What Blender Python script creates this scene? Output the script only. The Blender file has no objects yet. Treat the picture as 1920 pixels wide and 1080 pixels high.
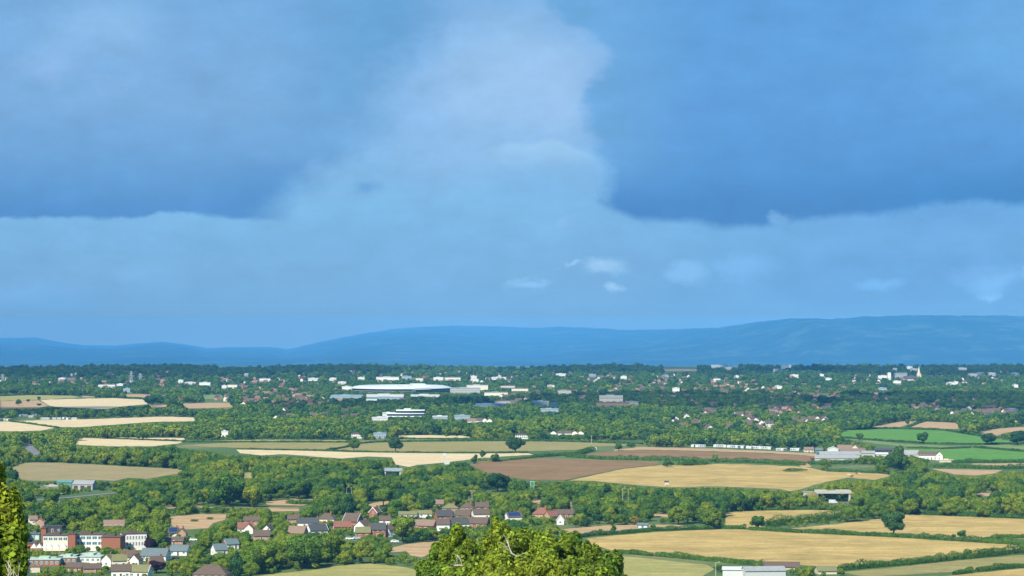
import bpy, math, random
import numpy as np
from mathutils import Vector, Matrix

# ------------------------------------------------------------------ camera
C = bpy.context.scene.collection
SC = bpy.context.scene
CAM_H, FPX, HOR = 116.0, 4800.0, 620.0
PITCH = math.atan((HOR - 540.0) / FPX)
cd = bpy.data.cameras.new('camera')
cd.lens = 90.0; cd.sensor_width = 36.0; cd.clip_start = 1.0; cd.clip_end = 60000.0
cam = bpy.data.objects.new('camera', cd); C.objects.link(cam)
cam.location = (0, 0, CAM_H)
cam.rotation_euler = (math.pi/2 + PITCH, 0, 0)
SC.camera = cam
SC.view_settings.view_transform = 'Standard'
SC.view_settings.look = 'None'
SC.view_settings.exposure = 0.6
SC.view_settings.gamma = 1.0
SC.cycles.use_denoising = True
SC.cycles.max_bounces = 6
SC.cycles.diffuse_bounces = 2
SC.cycles.glossy_bounces = 2
SC.cycles.transmission_bounces = 3
SC.cycles.volume_bounces = 0
HAZE_D, HAZE_C, HAZE_G = 2.9e-5, (0.12, 0.48, 1.0, 1), -0.45
SC.cycles.transparent_max_bounces = 4

def lin(r, g, b):
    f = lambda c: (c/255/12.92) if c <= 10 else ((c/255 + 0.055)/1.055)**2.4
    return (f(r), f(g), f(b))

# ------------------------------------------------------------------ world
def sk(r, g, b, Y):
    c = lin(r, g, b); T = math.exp(-HAZE_D*min(43000.0, 204.0/max(1e-4, (620.0-Y)/4800.0)))
    return tuple(max(0.03, (x - (1-T)*k*0.97)/T) for x, k in zip(c, HAZE_C))
SUN_EL = math.radians(43)
SUN_AZ = math.radians(-153)            # measured from +Y towards +X: behind the viewer, to the left
world = bpy.data.worlds.new("World"); SC.world = world; world.use_nodes = True
nt = world.node_tree; nt.nodes.clear()
class N:
    def __init__(s, nt): s.nt = nt
    def _in(s, sock, v):
        if hasattr(v, 'is_output') or isinstance(v, bpy.types.NodeSocket): s.nt.links.new(v, sock)
        elif v is not None:
            try: sock.default_value = v
            except Exception: sock.default_value = tuple(v) + (1,)
    def math(s, op, a, b=None, c=None, clamp=False):
        n = s.nt.nodes.new('ShaderNodeMath'); n.operation = op; n.use_clamp = clamp
        s._in(n.inputs[0], a)
        if b is not None: s._in(n.inputs[1], b)
        if c is not None: s._in(n.inputs[2], c)
        return n.outputs[0]
    def add(s, a, b): return s.math('ADD', a, b)
    def sub(s, a, b): return s.math('SUBTRACT', a, b)
    def mul(s, a, b): return s.math('MULTIPLY', a, b)
    def mr(s, v, a, b, c=0.0, d=1.0, smooth=True):
        n = s.nt.nodes.new('ShaderNodeMapRange'); n.interpolation_type = 'SMOOTHSTEP' if smooth else 'LINEAR'
        s._in(n.inputs[0], v); s._in(n.inputs[1], a); s._in(n.inputs[2], b); s._in(n.inputs[3], c); s._in(n.inputs[4], d)
        return n.outputs[0]
    def noise(s, vec, scale=1.0, detail=4.0, rough=0.55, dist=0.0, dim='3D'):
        n = s.nt.nodes.new('ShaderNodeTexNoise'); n.noise_dimensions = dim
        if vec is not None: s.nt.links.new(vec, n.inputs['Vector'])
        n.inputs['Scale'].default_value = scale; n.inputs['Detail'].default_value = detail
        n.inputs['Roughness'].default_value = rough; n.inputs['Distortion'].default_value = dist
        return n.outputs[0]
    def xyz(s, x, y, z=0.0):
        n = s.nt.nodes.new('ShaderNodeCombineXYZ'); s._in(n.inputs[0], x); s._in(n.inputs[1], y); s._in(n.inputs[2], z)
        return n.outputs[0]
    def curve(s, v, pts, x0, x1, y0, y1):
        n = s.nt.nodes.new('ShaderNodeFloatCurve'); cm = n.mapping; cu = cm.curves[0]
        P = [((x-x0)/(x1-x0), (y-y0)/(y1-y0)) for x, y in pts]
        cu.points[0].location = P[0]; cu.points[1].location = P[-1]
        for p in P[1:-1]: cu.points.new(*p)
        cm.use_clip = True; cm.update()
        t = s.mr(v, x0, x1, 0, 1, False)
        s.nt.links.new(t, n.inputs['Value'])
        return s.mr(n.outputs[0], 0.0, 1.0, y0, y1, False)
    def mix(s, f, a, b, mode='MIX'):
        n = s.nt.nodes.new('ShaderNodeMix'); n.data_type = 'RGBA'; n.blend_type = mode
        s._in(n.inputs[0], f)
        for i, v in ((6, a), (7, b)):
            if isinstance(v, bpy.types.NodeSocket): s.nt.links.new(v, n.inputs[i])
            else: n.inputs[i].default_value = (v[0], v[1], v[2], 1)
        return n.outputs[2]
    def ramp(s, v, stops):
        n = s.nt.nodes.new('ShaderNodeValToRGB'); e = n.color_ramp.elements
        while len(e) < len(stops): e.new(0.5)
        for el, (p, c) in zip(e, stops): el.position = p; el.color = (c[0], c[1], c[2], 1)
        s.nt.links.new(v, n.inputs[0]); return n.outputs[0]

w = N(nt)
tc = nt.nodes.new('ShaderNodeTexCoord'); sp = nt.nodes.new('ShaderNodeSeparateXYZ')
nt.links.new(tc.outputs['Generated'], sp.inputs[0])
az = w.math('ARCTAN2', sp.outputs[0], sp.outputs[1])
el = w.math('ARCSINE', sp.outputs[2])
X = w.add(w.mul(az, 4800.0), 960.0)          # cloud map: 4800 units to the radian, eastward
Y = w.sub(620.0, w.mul(el, 4800.0))          # downward from the zenith
P = w.xyz(w.mul(X, 1/260.), w.mul(Y, 1/190.), 3.1)
P2 = w.xyz(w.mul(X, 1/260.), w.mul(Y, 1/190.), 17.7)
n1 = w.sub(w.noise(P, 1.0, 9, 0.66), 0.5)
n2 = w.sub(w.noise(P2, 1.0, 9, 0.64), 0.5)
n3 = w.sub(w.noise(w.xyz(w.mul(X, 1/70.), w.mul(Y, 1/60.), 9.4), 1.0, 8, 0.7), 0.5)
Xw = w.add(X, w.add(w.mul(n1, 150.0), w.mul(n3, 70.0))); Yw = w.add(Y, w.add(w.mul(n2, 46.0), w.mul(n3, 20.0)))
Yc = w.add(Y, w.mul(n2, 150.0))
# open sky and thin veil between the clouds
skyc = w.ramp(w.mr(Y, 0, 620, 0, 1, False), [(Y_/620.0, sk(*c_, Y_)) for Y_, c_ in [(0, (126, 178, 228)), (200, (136, 184, 232)), (380, (122, 182, 229)), (450, (119, 179, 227)), (500, (117, 176, 224)), (545, (116, 175, 223)), (575, (114, 173, 221)), (598, (112, 171, 219)), (618, (112, 170, 218))]])
skyr = w.ramp(w.mr(Y, 0, 620, 0, 1, False), [(Y_/620.0, sk(*c_, Y_)) for Y_, c_ in [(0, (100, 165, 226)), (380, (100, 165, 224)), (450, (107, 169, 224)), (500, (104, 168, 224)), (545, (104, 168, 223)), (575, (106, 169, 222)), (598, (106, 168, 220)), (618, (106, 168, 218))]])
skyc = w.mix(w.mr(X, 950, 1700, 0, 1.0), skyc, skyr)
col = skyc
def blob(col, cx, cy, rx, ry, c, amt, sharp=0.15, warp=True):
    dx = w.mul(w.sub(Xw if warp else X, cx), 1.0/rx); dy = w.mul(w.sub(Yc if warp else Y, cy), 1.0/ry)
    d = w.math('SQRT', w.add(w.mul(dx, dx), w.mul(dy, dy)))
    return w.mix(w.mr(d, 1.0, sharp, 0, amt), col, c)
col = blob(col, 960, 150, 230, 175, lin(158, 197, 236), 0.85, 0.0)
col = blob(col, 1060, 170, 90, 160, lin(160, 196, 236), 0.6, 0.0)
col = blob(col, 850, 270, 190, 110, lin(146, 190, 234), 0.6, 0.0)
# cumulus head in the gap
cumt = w.curve(X, [(860, 276), (930, 270), (965, 264), (1000, 266), (1020, 258), (1050, 261), (1075, 274), (1100, 284), (1160, 310)], 860, 1160, 200, 400)
cm_ = w.mul(w.mr(w.sub(w.add(Y, w.mul(n2, 26.0)), cumt), -2, 9, 0, 1), w.mul(w.mr(Y, 330, 262), w.mul(w.mr(X, 880, 960), w.mr(X, 1150, 1090))))
col = w.mix(w.mul(cm_, 0.62), col, lin(164, 207, 240))
# left bank of cloud: flat base, long slanting right side
yb = w.curve(Xw, [(-2000, 400), (0, 414), (120, 411), (260, 413), (370, 406), (430, 409), (520, 416), (600, 420)], -2000, 600, 0, 500)
xe = w.curve(Yc, [(-900, 1100), (-200, 860), (20, 835), (100, 815), (170, 745), (250, 715), (330, 600), (415, 525), (520, 500)], -900, 520, 0, 1200)
mL = w.mul(w.mr(w.sub(yb, Yw), -2, 9), w.mr(w.sub(xe, Xw), -45, 100))
cL = w.ramp(w.mr(Y, -100, 415, 0, 1, False), [((Y_+100)/515.0, sk(*c_, Y_)) for Y_, c_ in [(-100, (116, 170, 222)), (80, (120, 173, 224)), (200, (120, 172, 222)), (290, (106, 163, 217)), (345, (94, 156, 213)), (385, (84, 148, 210)), (410, (78, 143, 206))]])
cL = w.mix(w.mul(w.mr(Xw, 420, 720), w.mr(Y, 340, 200, 0, .9)), cL, sk(100, 163, 215, 250))
cL = w.mix(w.mul(w.mr(Xw, 360, 480), w.mul(w.mr(Xw, 640, 540), w.mr(Y, 280, 380, 0, .55))), cL, sk(76, 142, 206, 370))
cL = w.mix(w.mul(w.mr(n1, 0.0, 0.25, 0, 0.45), w.mr(Y, 330, 120)), cL, sk(138, 184, 234, 150))
col = w.mix(mL, col, cL)
col = blob(col, 190, 60, 190, 85, lin(150, 196, 238), 0.6, 0.0)
col = blob(col, 100, 130, 110, 60, lin(152, 192, 238), 0.6, 0.0)
# right bank
yb2 = w.curve(Xw, [(900, 370), (1100, 388), (1180, 408), (1300, 420), (1380, 432), (1450, 428), (1560, 408), (1680, 404), (1780, 388), (1920, 386), (4000, 380)], 900, 4000, 0, 500)
xe2 = w.curve(Yc, [(-900, 900), (-200, 980), (0, 1020), (60, 1112), (110, 1142), (150, 1125), (190, 1105), (290, 1108), (340, 1125), (440, 1080)], -900, 440, 0, 1400)
mR = w.mul(w.mr(w.sub(yb2, Yw), -4, 17), w.mr(w.sub(Xw, xe2), -16, 26))
cR = w.ramp(w.mr(Y, -100, 430, 0, 1, False), [((Y_+100)/530.0, sk(*c_, Y_)) for Y_, c_ in [(-100, (92, 158, 220)), (100, (92, 158, 220)), (220, (88, 154, 218)), (320, (78, 146, 211)), (370, (68, 137, 204)), (425, (64, 133, 200))]])
cR = w.mix(w.mul(w.mr(Xw, 1100, 1350, 0.62, 0), w.mr(Y, 400, 250)), cR, sk(112, 173, 222, 200))
cR = w.mix(w.mul(w.mr(Xw, 1500, 1800), w.mr(Y, 280, 380, 0, .6)), cR, sk(52, 136, 202, 370))
cR = w.mix(w.mul(w.mr(Xw, 1640, 1900), w.mr(Y, 300, 60, 0, .7)), cR, sk(110, 174, 228, 120))
cR = w.mix(w.mul(w.mr(n1, 0.0, 0.25, 0, 0.3), w.mr(Y, 380, 200)), cR, sk(108, 168, 226, 200))
col = w.mix(w.mul(mR, 0.96), col, cR)
for b in [(1470, 408, 26, 20, (120, 176, 226), .8, .2), (680, 342, 40, 20, (92, 156, 214), .6, .1), (1120, 505, 62, 24, (168, 210, 244), .9, .0), (1143, 547, 25, 14, (172, 214, 246), .9, .05),
          (1062, 498, 18, 7, (160, 205, 242), .9, .1), (990, 524, 48, 14, (152, 202, 242), .8, .1), (1285, 503, 66, 30, (138, 192, 240), .9, .2), (1400, 490, 90, 30, (128, 186, 238), .8, .1),
          (1840, 520, 100, 36, (132, 188, 238), .8, .1), (1845, 540, 30, 12, (150, 202, 242), .7, .0), (1915, 512, 22, 14, (166, 214, 246), .9, .1), (1640, 538, 50, 16, (128, 186, 238), .8, .1),
          (1058, 418, 18, 14, (140, 188, 234), .5, .1), (90, 560, 150, 50, (130, 184, 232), .4, .1), (250, 510, 120, 35, (134, 186, 232), .35, .1), (1010, 360, 90, 60, (122, 180, 228), .5, .1)]:
    col = blob(col, b[0], b[1], b[2], b[3], lin(*b[4]), b[5], b[6])
fine = w.noise(w.xyz(w.mul(X, 1/120.), w.mul(Y, 1/60.), 5.0), 1.0, 8, 0.62)
bright = w.mul(w.mr(fine, 0.3, 0.7, 0.93, 1.07, False), w.mr(n3, -0.2, 0.2, 0.965, 1.035, False))
sky = nt.nodes.new('ShaderNodeTexSky'); sky.sky_type = 'NISHITA'; sky.sun_disc = False
sky.sun_elevation = SUN_EL; sky.sun_rotation = SUN_AZ; sky.altitude = 200; sky.dust_density = 0.6
STR = 0.1
vm = nt.nodes.new('ShaderNodeVectorMath'); vm.operation = 'SCALE'
nt.links.new(col, vm.inputs[0]); nt.links.new(w.mul(bright, 0.66/STR), vm.inputs['Scale'])
# the cloud cover hides nearly all of the clear sky behind it
fin = w.mix(0.97, sky.outputs[0], vm.outputs[0])
bg = nt.nodes.new('ShaderNodeBackground'); bg.inputs['Strength'].default_value = STR
nt.links.new(fin, bg.inputs['Color'])
wo = nt.nodes.new('ShaderNodeOutputWorld'); nt.links.new(bg.outputs[0], wo.inputs['Surface'])
world.cycles.sampling_method = 'MANUAL'; world.cycles.sample_map_resolution = 256

# ------------------------------------------------------------------ sun
sl = bpy.data.lights.new('sun', 'SUN'); sl.energy = 5.0; sl.angle = math.radians(0.5); sl.color = (1.0, 0.93, 0.80)
so = bpy.data.objects.new('sun', sl); C.objects.link(so); so.location = (0, 0, 500)
SD = Vector((math.cos(SUN_EL)*math.sin(SUN_AZ), math.cos(SUN_EL)*math.cos(SUN_AZ), math.sin(SUN_EL)))
so.rotation_euler = SD.to_track_quat('Z', 'Y').to_euler()

# ------------------------------------------------------------------ helpers
def G(px, py, z=0.0):
    """point of the plain (or of height z) seen at photo position px, py"""
    a, b = (px - 960.0)/FPX, (540.0 - py)/FPX
    dy = math.cos(PITCH) - b*math.sin(PITCH); dz = math.sin(PITCH) + b*math.cos(PITCH)
    t = (z - CAM_H)/dz
    return (a*t, dy*t, z)
def PX(x, y, z=0.0):
    zz = z - CAM_H
    f = y*math.cos(PITCH) + zz*math.sin(PITCH); u = -y*math.sin(PITCH) + zz*math.cos(PITCH)
    return 960 + FPX*x/f, 540 - FPX*u/f
def SCL(py): return (py - HOR)/CAM_H          # photo units per metre on the plain

def tag(o, label=None, cat=None, group=None, kind=None):
    if label: o['label'] = label
    if cat: o['category'] = cat
    if group: o['group'] = group
    if kind: o['kind'] = kind
    return o
def empty(name, loc, rz=0.0):
    o = bpy.data.objects.new(name, None); C.objects.link(o); o.location = loc; o.rotation_euler = (0, 0, rz)
    o.empty_display_size = 0.5
    return o
class MB:
    def __init__(s): s.v = []; s.f = []; s.m = []; s.mats = []
    def _mi(s, m):
        if m not in s.mats: s.mats.append(m)
        return s.mats.index(m)
    def poly(s, vs, fs, m):
        k = len(s.v); s.v += [tuple(p) for p in vs]; i = s._mi(m)
        for f in fs: s.f.append(tuple(k + q for q in f)); s.m.append(i)
    def box(s, x0, y0, z0, x1, y1, z1, m, top=1.0):
        cx, cy = (x0+x1)/2, (y0+y1)/2
        t = lambda x, c: c + (x-c)*top
        s.poly([(x0, y0, z0), (x1, y0, z0), (x1, y1, z0), (x0, y1, z0), (t(x0, cx), t(y0, cy), z1), (t(x1, cx), t(y0, cy), z1), (t(x1, cx), t(y1, cy), z1), (t(x0, cx), t(y1, cy), z1)],
               [(3, 2, 1, 0), (4, 5, 6, 7), (0, 1, 5, 4), (1, 2, 6, 5), (2, 3, 7, 6), (3, 0, 4, 7)], m)
    def extr(s, prof, x0, x1, m):
        """profile (y,z) counter-clockwise seen from +X, extruded along X"""
        n = len(prof)
        vs = [(x0, y, z) for y, z in prof] + [(x1, y, z) for y, z in prof]
        fs = [tuple(range(n))[::-1], tuple(range(n, 2*n))] + [(i, (i+1) % n, n + (i+1) % n, n + i) for i in range(n)]
        s.poly(vs, fs, m)
    def tube(s, p0, p1, r0, r1, m, n=6):
        p0, p1 = Vector(p0), Vector(p1); d = (p1-p0); d.normalize()
        a = d.orthogonal().normalized(); b = d.cross(a)
        vs = [p0 + (a*math.cos(t)+b*math.sin(t))*r0 for t in [2*math.pi*i/n for i in range(n)]] + [p1 + (a*math.cos(t)+b*math.sin(t))*r1 for t in [2*math.pi*i/n for i in range(n)]]
        s.poly(vs, [tuple(range(n))[::-1], tuple(range(n, 2*n))] + [(i, (i+1) % n, n+(i+1) % n, n+i) for i in range(n)], m)
    def mesh(s, name):
        me = bpy.data.meshes.new(name); me.from_pydata(s.v, [], s.f)
        for m in s.mats: me.materials.append(m)
        me.polygons.foreach_set('material_index', s.m); me.update()
        return me
    def build(s, name, parent=None, loc=None, rz=None):
        return link(name, s.mesh(name), parent, loc, rz)
def link(name, me, parent=None, loc=None, rz=None):
    o = bpy.data.objects.new(name, me); C.objects.link(o)
    if parent: o.parent = parent
    if loc is not None: o.location = loc
    if rz is not None: o.rotation_euler = (0, 0, rz)
    return o

# ------------------------------------------------------------------ materials
MATS = {}
def mat(name, c, rough=0.8, var=0.18, scale=1.5, c2=None, spec=0.25, metal=0.0, stretch=(1, 1, 1), detail=5):
    if name in MATS: return MATS[name]
    m = bpy.data.materials.new(name); m.use_nodes = True; t = m.node_tree; n = N(t)
    b = t.nodes['Principled BSDF']
    co = t.nodes.new('ShaderNodeTexCoord'); mp = t.nodes.new('ShaderNodeMapping'); mp.inputs['Scale'].default_value = stretch
    t.links.new(co.outputs['Object'], mp.inputs[0])
    f = n.noise(mp.outputs[0], scale, detail, 0.6)
    a = tuple(x*(1-var) for x in c); z = c2 or tuple(min(1, x*(1+var)) for x in c)
    t.links.new(n.ramp(f, [(0.3, a), (0.7, z)]), b.inputs['Base Color'])
    b.inputs['Roughness'].default_value = rough; b.inputs['Specular IOR Level'].default_value = spec; b.inputs['Metallic'].default_value = metal
    MATS[name] = m; return m
def leafmat(name, src, lo=0.62, hi=1.42, cs=0.42):
    m = bpy.data.materials.new(name); m.use_nodes = True; t = m.node_tree; n = N(t)
    b = t.nodes['Principled BSDF']; out = t.nodes['Material Output']
    if src == 'object':
        oi = t.nodes.new('ShaderNodeObjectInfo'); base = oi.outputs['Color']
    else:
        at = t.nodes.new('ShaderNodeAttribute'); at.attribute_type = 'INSTANCER'; at.attribute_name = 'tone'
        base = n.ramp(at.outputs['Fac'], PAL)
    ge = t.nodes.new('ShaderNodeNewGeometry')
    co = t.nodes.new('ShaderNodeTexCoord')
    cl = n.noise(co.outputs['Object'], cs, 3, 0.6)
    br = n.mul(n.mr(ge.outputs['Random Per Island'], 0, 1, lo, hi, False), n.mr(cl, 0.32, 0.68, 0.7, 1.35, False))
    vm = t.nodes.new('ShaderNodeVectorMath'); vm.operation = 'SCALE'
    hs = n.mix(n.mr(cl, 0.4, 0.7, 0, 0.35), base, n.mix(1.0, base, (1.28, 1.05, 0.75), 'MULTIPLY'))
    t.links.new(hs, vm.inputs[0]); t.links.new(br, vm.inputs['Scale'])
    t.links.new(vm.outputs[0], b.inputs['Base Color'])
    b.inputs['Roughness'].default_value = 0.62; b.inputs['Specular IOR Level'].default_value = 0.18
    tr = t.nodes.new('ShaderNodeBsdfTranslucent'); t.links.new(vm.outputs[0], tr.inputs[0])
    mx = t.nodes.new('ShaderNodeMixShader'); mx.inputs[0].default_value = 0.38
    t.links.new(b.outputs[0], mx.inputs[1]); t.links.new(tr.outputs[0], mx.inputs[2]); t.links.new(mx.outputs[0], out.inputs['Surface'])
    return m
PAL = [(0.0, (0.032, 0.100, 0.026)), (0.25, (0.070, 0.165, 0.020)), (0.5, (0.118, 0.212, 0.018)), (0.72, (0.175, 0.262, 0.018)), (0.88, (0.235, 0.290, 0.022)), (1.0, (0.27, 0.215, 0.045))]
def pal(t):
    for (a, ca), (b, cb) in zip(PAL, PAL[1:]):
        if t <= b:
            k = (t-a)/(b-a); return tuple(x + (y-x)*k for x, y in zip(ca, cb)) + (1,)
    return PAL[-1][1] + (1,)
LEAF = leafmat('leaf', 'object'); LEAFN = leafmat('leaf_near', 'object', 0.35, 1.75, 0.9); LEAFI = leafmat('leaf_woodland', 'inst')  # near leaves: wider brightness spread stands in for lit tips and dark gaps
BARK = mat('bark', (0.10, 0.075, 0.05), 0.9, 0.3, 3.0)
DEADWOOD = mat('dead_wood', (0.55, 0.50, 0.40), 0.85, 0.15, 4.0)
M_WHITE = mat('white_render', (0.66, 0.65, 0.60), 0.8, 0.06, 0.8)
M_CREAM = mat('cream_render', (0.62, 0.585, 0.48), 0.8, 0.08, 0.8)
M_BRICK = mat('red_brick', (0.27, 0.105, 0.06), 0.85, 0.22, 2.5)
M_BRICKP = mat('pale_brick', (0.36, 0.22, 0.14), 0.85, 0.2, 2.5)
M_STONE = mat('pale_stone', (0.55, 0.48, 0.36), 0.85, 0.15, 1.5)
R_BROWN = mat('brown_tile', (0.105, 0.076, 0.056), 0.85, 0.25, 1.8)
R_RED = mat('red_tile', (0.20, 0.090, 0.060), 0.85, 0.25, 1.8)
R_TAN = mat('tan_tile', (0.20, 0.140, 0.100), 0.85, 0.2, 1.8)
R_DARK = mat('dark_slate', (0.06, 0.062, 0.06), 0.6, 0.25, 1.8)
R_SLATE = mat('blue_slate', (0.11, 0.145, 0.15), 0.6, 0.2, 1.8)
R_OLIVE = mat('mossy_tile', (0.16, 0.16, 0.07), 0.85, 0.25, 1.8)
R_GREEN = mat('pale_green_roof', (0.36, 0.45, 0.37), 0.6, 0.15, 0.5)
R_GREY = mat('grey_sheet', (0.27, 0.275, 0.265), 0.5, 0.15, 0.7)
R_WHITE = mat('white_sheet', (0.52, 0.545, 0.53), 0.45, 0.06, 0.5)
R_SOLAR = mat('solar_panel', (0.015, 0.03, 0.09), 0.2, 0.15, 2.0, spec=0.5)
R_BLUE = mat('blue_grey_sheet', (0.25, 0.32, 0.38), 0.4, 0.15, 0.6)
M_TEAL = mat('teal_sheet', (0.10, 0.22, 0.20), 0.5, 0.15, 0.7)
M_GLASS = mat('dark_glass', (0.04, 0.07, 0.09), 0.12, 0.2, 1.0, spec=0.6)
M_TINT = mat('light_glass', (0.07, 0.17, 0.21), 0.15, 0.2, 1.0, spec=0.6)
M_FRAME = mat('white_frame', (0.8, 0.8, 0.78), 0.5, 0.03, 2.0)
M_METAL = mat('galvanised_metal', (0.55, 0.57, 0.58), 0.45, 0.08, 2.0, metal=0.3)
M_CONC = mat('concrete', (0.38, 0.365, 0.32), 0.85, 0.12, 0.6)
M_DARK = mat('dark_metal', (0.05, 0.05, 0.055), 0.6, 0.2, 1.0)
M_RUBBER = mat('rubber', (0.02, 0.02, 0.02), 0.8, 0.1, 3.0)
M_DOOR = mat('painted_door', (0.12, 0.07, 0.05), 0.6, 0.1, 2.0)
M_ASPH = mat('asphalt', (0.16, 0.16, 0.165), 0.9, 0.2, 0.2)

# ------------------------------------------------------------------ ground
rng = np.random.default_rng(7); random.seed(7)
def slope_z(y):
    if y < 40: return CAM_H - 2.2 - max(0, y)*0.06
    z0 = CAM_H - 2.2 - 2.4
    t = min(1.0, (y-40)/1090.0)
    return z0*(1 - t)**1.0*(1-0.10*math.sin(math.pi*t)) if t < 1 else 0.0
def ground_mat():
    m = bpy.data.materials.new('meadow_ground'); m.use_nodes = True; t = m.node_tree; n = N(t); b = t.nodes['Principled BSDF']
    co = t.nodes.new('ShaderNodeTexCoord')
    a = n.noise(co.outputs['Object'], 0.006, 5, 0.6); c = n.noise(co.outputs['Object'], 0.15, 6, 0.7)
    base = n.ramp(a, [(0.3, (0.055, 0.10, 0.03)), (0.52, (0.10, 0.15, 0.04)), (0.68, (0.24, 0.21, 0.09)), (0.8, (0.36, 0.29, 0.15))])
    base = n.mix(n.mr(c, 0.3, 0.7, 0.0, 0.6), base, (0.04, 0.085, 0.025))
    t.links.new(base, b.inputs['Base Color']); b.inputs['Roughness'].default_value = 0.95; b.inputs['Specular IOR Level'].default_value = 0.1
    return m
ys = [-150, -60, 0] + list(range(20, 1240, 20)) + [1300, 1500, 2000, 3000, 4500, 6500, 8300]
xs = [-9000, -5000, -3000, -1800, -1100, -700, -400, -200, -80, 0, 80, 200, 400, 700, 1100, 1800, 3000, 5000, 9000]
gv = [(x, y, slope_z(y)) for y in ys for x in xs]; nx = len(xs)
gf = [(j*nx+i, j*nx+i+1, (j+1)*nx+i+1, (j+1)*nx+i) for j in range(len(ys)-1) for i in range(nx-1)]
me = bpy.data.meshes.new('ground'); me.from_pydata(gv, [], gf); me.materials.append(ground_mat())
tag(link('ground', me), kind='structure')

# ------------------------------------------------------------------ far hills
def hill_mat():
    m = bpy.data.materials.new('wooded_hill'); m.use_nodes = True; t = m.node_tree; n = N(t); b = t.nodes['Principled BSDF']
    co = t.nodes.new('ShaderNodeTexCoord')
    a = n.noise(co.outputs['Object'], 0.0021, 8, 0.72); c = n.noise(co.outputs['Object'], 0.008, 4, 0.7)
    base = n.ramp(a, [(0.38, (0.008, 0.026, 0.022)), (0.52, (0.014, 0.036, 0.03)), (0.58, (0.05, 0.08, 0.06)), (0.70, (0.055, 0.075, 0.055))])  # wood mottle, its contrast raised to stand in for shading of the folds
    base = n.mix(n.mr(c, 0.35, 0.65, 0, 0.6), base, (0.008, 0.026, 0.02))
    t.links.new(base, b.inputs['Base Color']); b.inputs['Roughness'].default_value = 1.0; b.inputs['Specular IOR Level'].default_value = 0.0
    return m
SIL = [(-900, 640), (-400, 628), (0, 634), (70, 633), (105, 640), (150, 647), (215, 648), (270, 643), (310, 641), (350, 646), (390, 653), (430, 651), (515, 651), (540, 656), (570, 648), (620, 637), (690, 624),
       (740, 617), (790, 613), (860, 611), (930, 612), (1000, 615), (1050, 613), (1110, 615), (1180, 619), (1280, 617), (1350, 614), (1400, 607), (1440, 601), (1480, 597), (1530, 597), (1560, 599), (1620, 594), (1750, 591), (1920, 592), (2300, 600), (2900, 622)]
sx = np.array([p[0] for p in SIL], float); sy = np.array([p[1] for p in SIL], float)
def vnoise(x, y, seed):
    def h(i, j): 
        v = np.sin(i*127.1 + j*311.7 + seed*74.7)*43758.5453
        return v - np.floor(v)
    xi, yi = np.floor(x), np.floor(y); fx, fy = x-xi, y-yi; fx = fx*fx*(3-2*fx); fy = fy*fy*(3-2*fy)
    return (h(xi, yi)*(1-fx)+h(xi+1, yi)*fx)*(1-fy) + (h(xi, yi+1)*(1-fx)+h(xi+1, yi+1)*fx)*fy
# a broad low valley lies between the plain and the range; the range stands 30 to 42 km off
cols = np.arange(-520.0, 2421.0, 7.0)
rowsA = np.linspace(8100, 22000, 40); rowsB = np.concatenate([np.linspace(0, 0.8, 120)[1:], np.linspace(0.8, 1.0, 90)[1:], np.linspace(1.0, 1.12, 14)[1:]])
CC, TB = np.meshgrid(cols, rowsB); RDc = 42000 - 15000*np.clip((CC-1000)/520, 0, 1)**1.0
DB = 22000 + (RDc-22000)*TB
CA, DA = np.meshgrid(cols, rowsA)
XA, YA = (CA-960)/FPX*DA, DA; XB, YB = (CC-960)/FPX*DB, DB
ta = np.clip((YA-8250)/11750, 0, 1); ZA = -0.6 - 216*ta**0.8
H0 = CAM_H + (HOR - np.interp(CC, sx, sy))/FPX*RDc - 4
tt = np.clip(TB, 0, 1); rise = tt*tt*(3-2*tt); back = np.clip((TB-1)/0.12, 0, 1)
ZB = -216 + (H0+216)*rise**1.1*(1-0.5*back)
pk = rise*(1-rise)
ZB += (vnoise(XB/1300, YB/3000, 1)-0.5)*420*pk*1.3 + (vnoise(XB/640, YB/1100, 2)-0.5)*90*pk + (vnoise(XB/110, YB/160, 3)-0.5)*14*rise + (vnoise(XB/90, YB/120, 5)-0.3)*16*rise
ZB = np.minimum(ZB, H0 + 4 + (vnoise(XB/120, YB/300, 4)-0.5)*17 + (vnoise(XB/45, YB/200, 14)-0.5)*12)
XX = np.concatenate([XA, XB]); YY = np.concatenate([YA, YB]); Z = np.concatenate([ZA, ZB])
ny, nxx = XX.shape
hv = np.stack([XX, YY, Z], -1).reshape(-1, 3)
idx = np.arange(ny*nxx).reshape(ny, nxx)
hf = np.stack([idx[:-1, :-1], idx[:-1, 1:], idx[1:, 1:], idx[1:, :-1]], -1).reshape(-1, 4)
me = bpy.data.meshes.new('hills'); me.from_pydata(hv.tolist(), [], hf.tolist()); me.materials.append(hill_mat())
me.polygons.foreach_set('use_smooth', [True]*len(me.polygons))
tag(link('hills', me), kind='structure')

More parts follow.
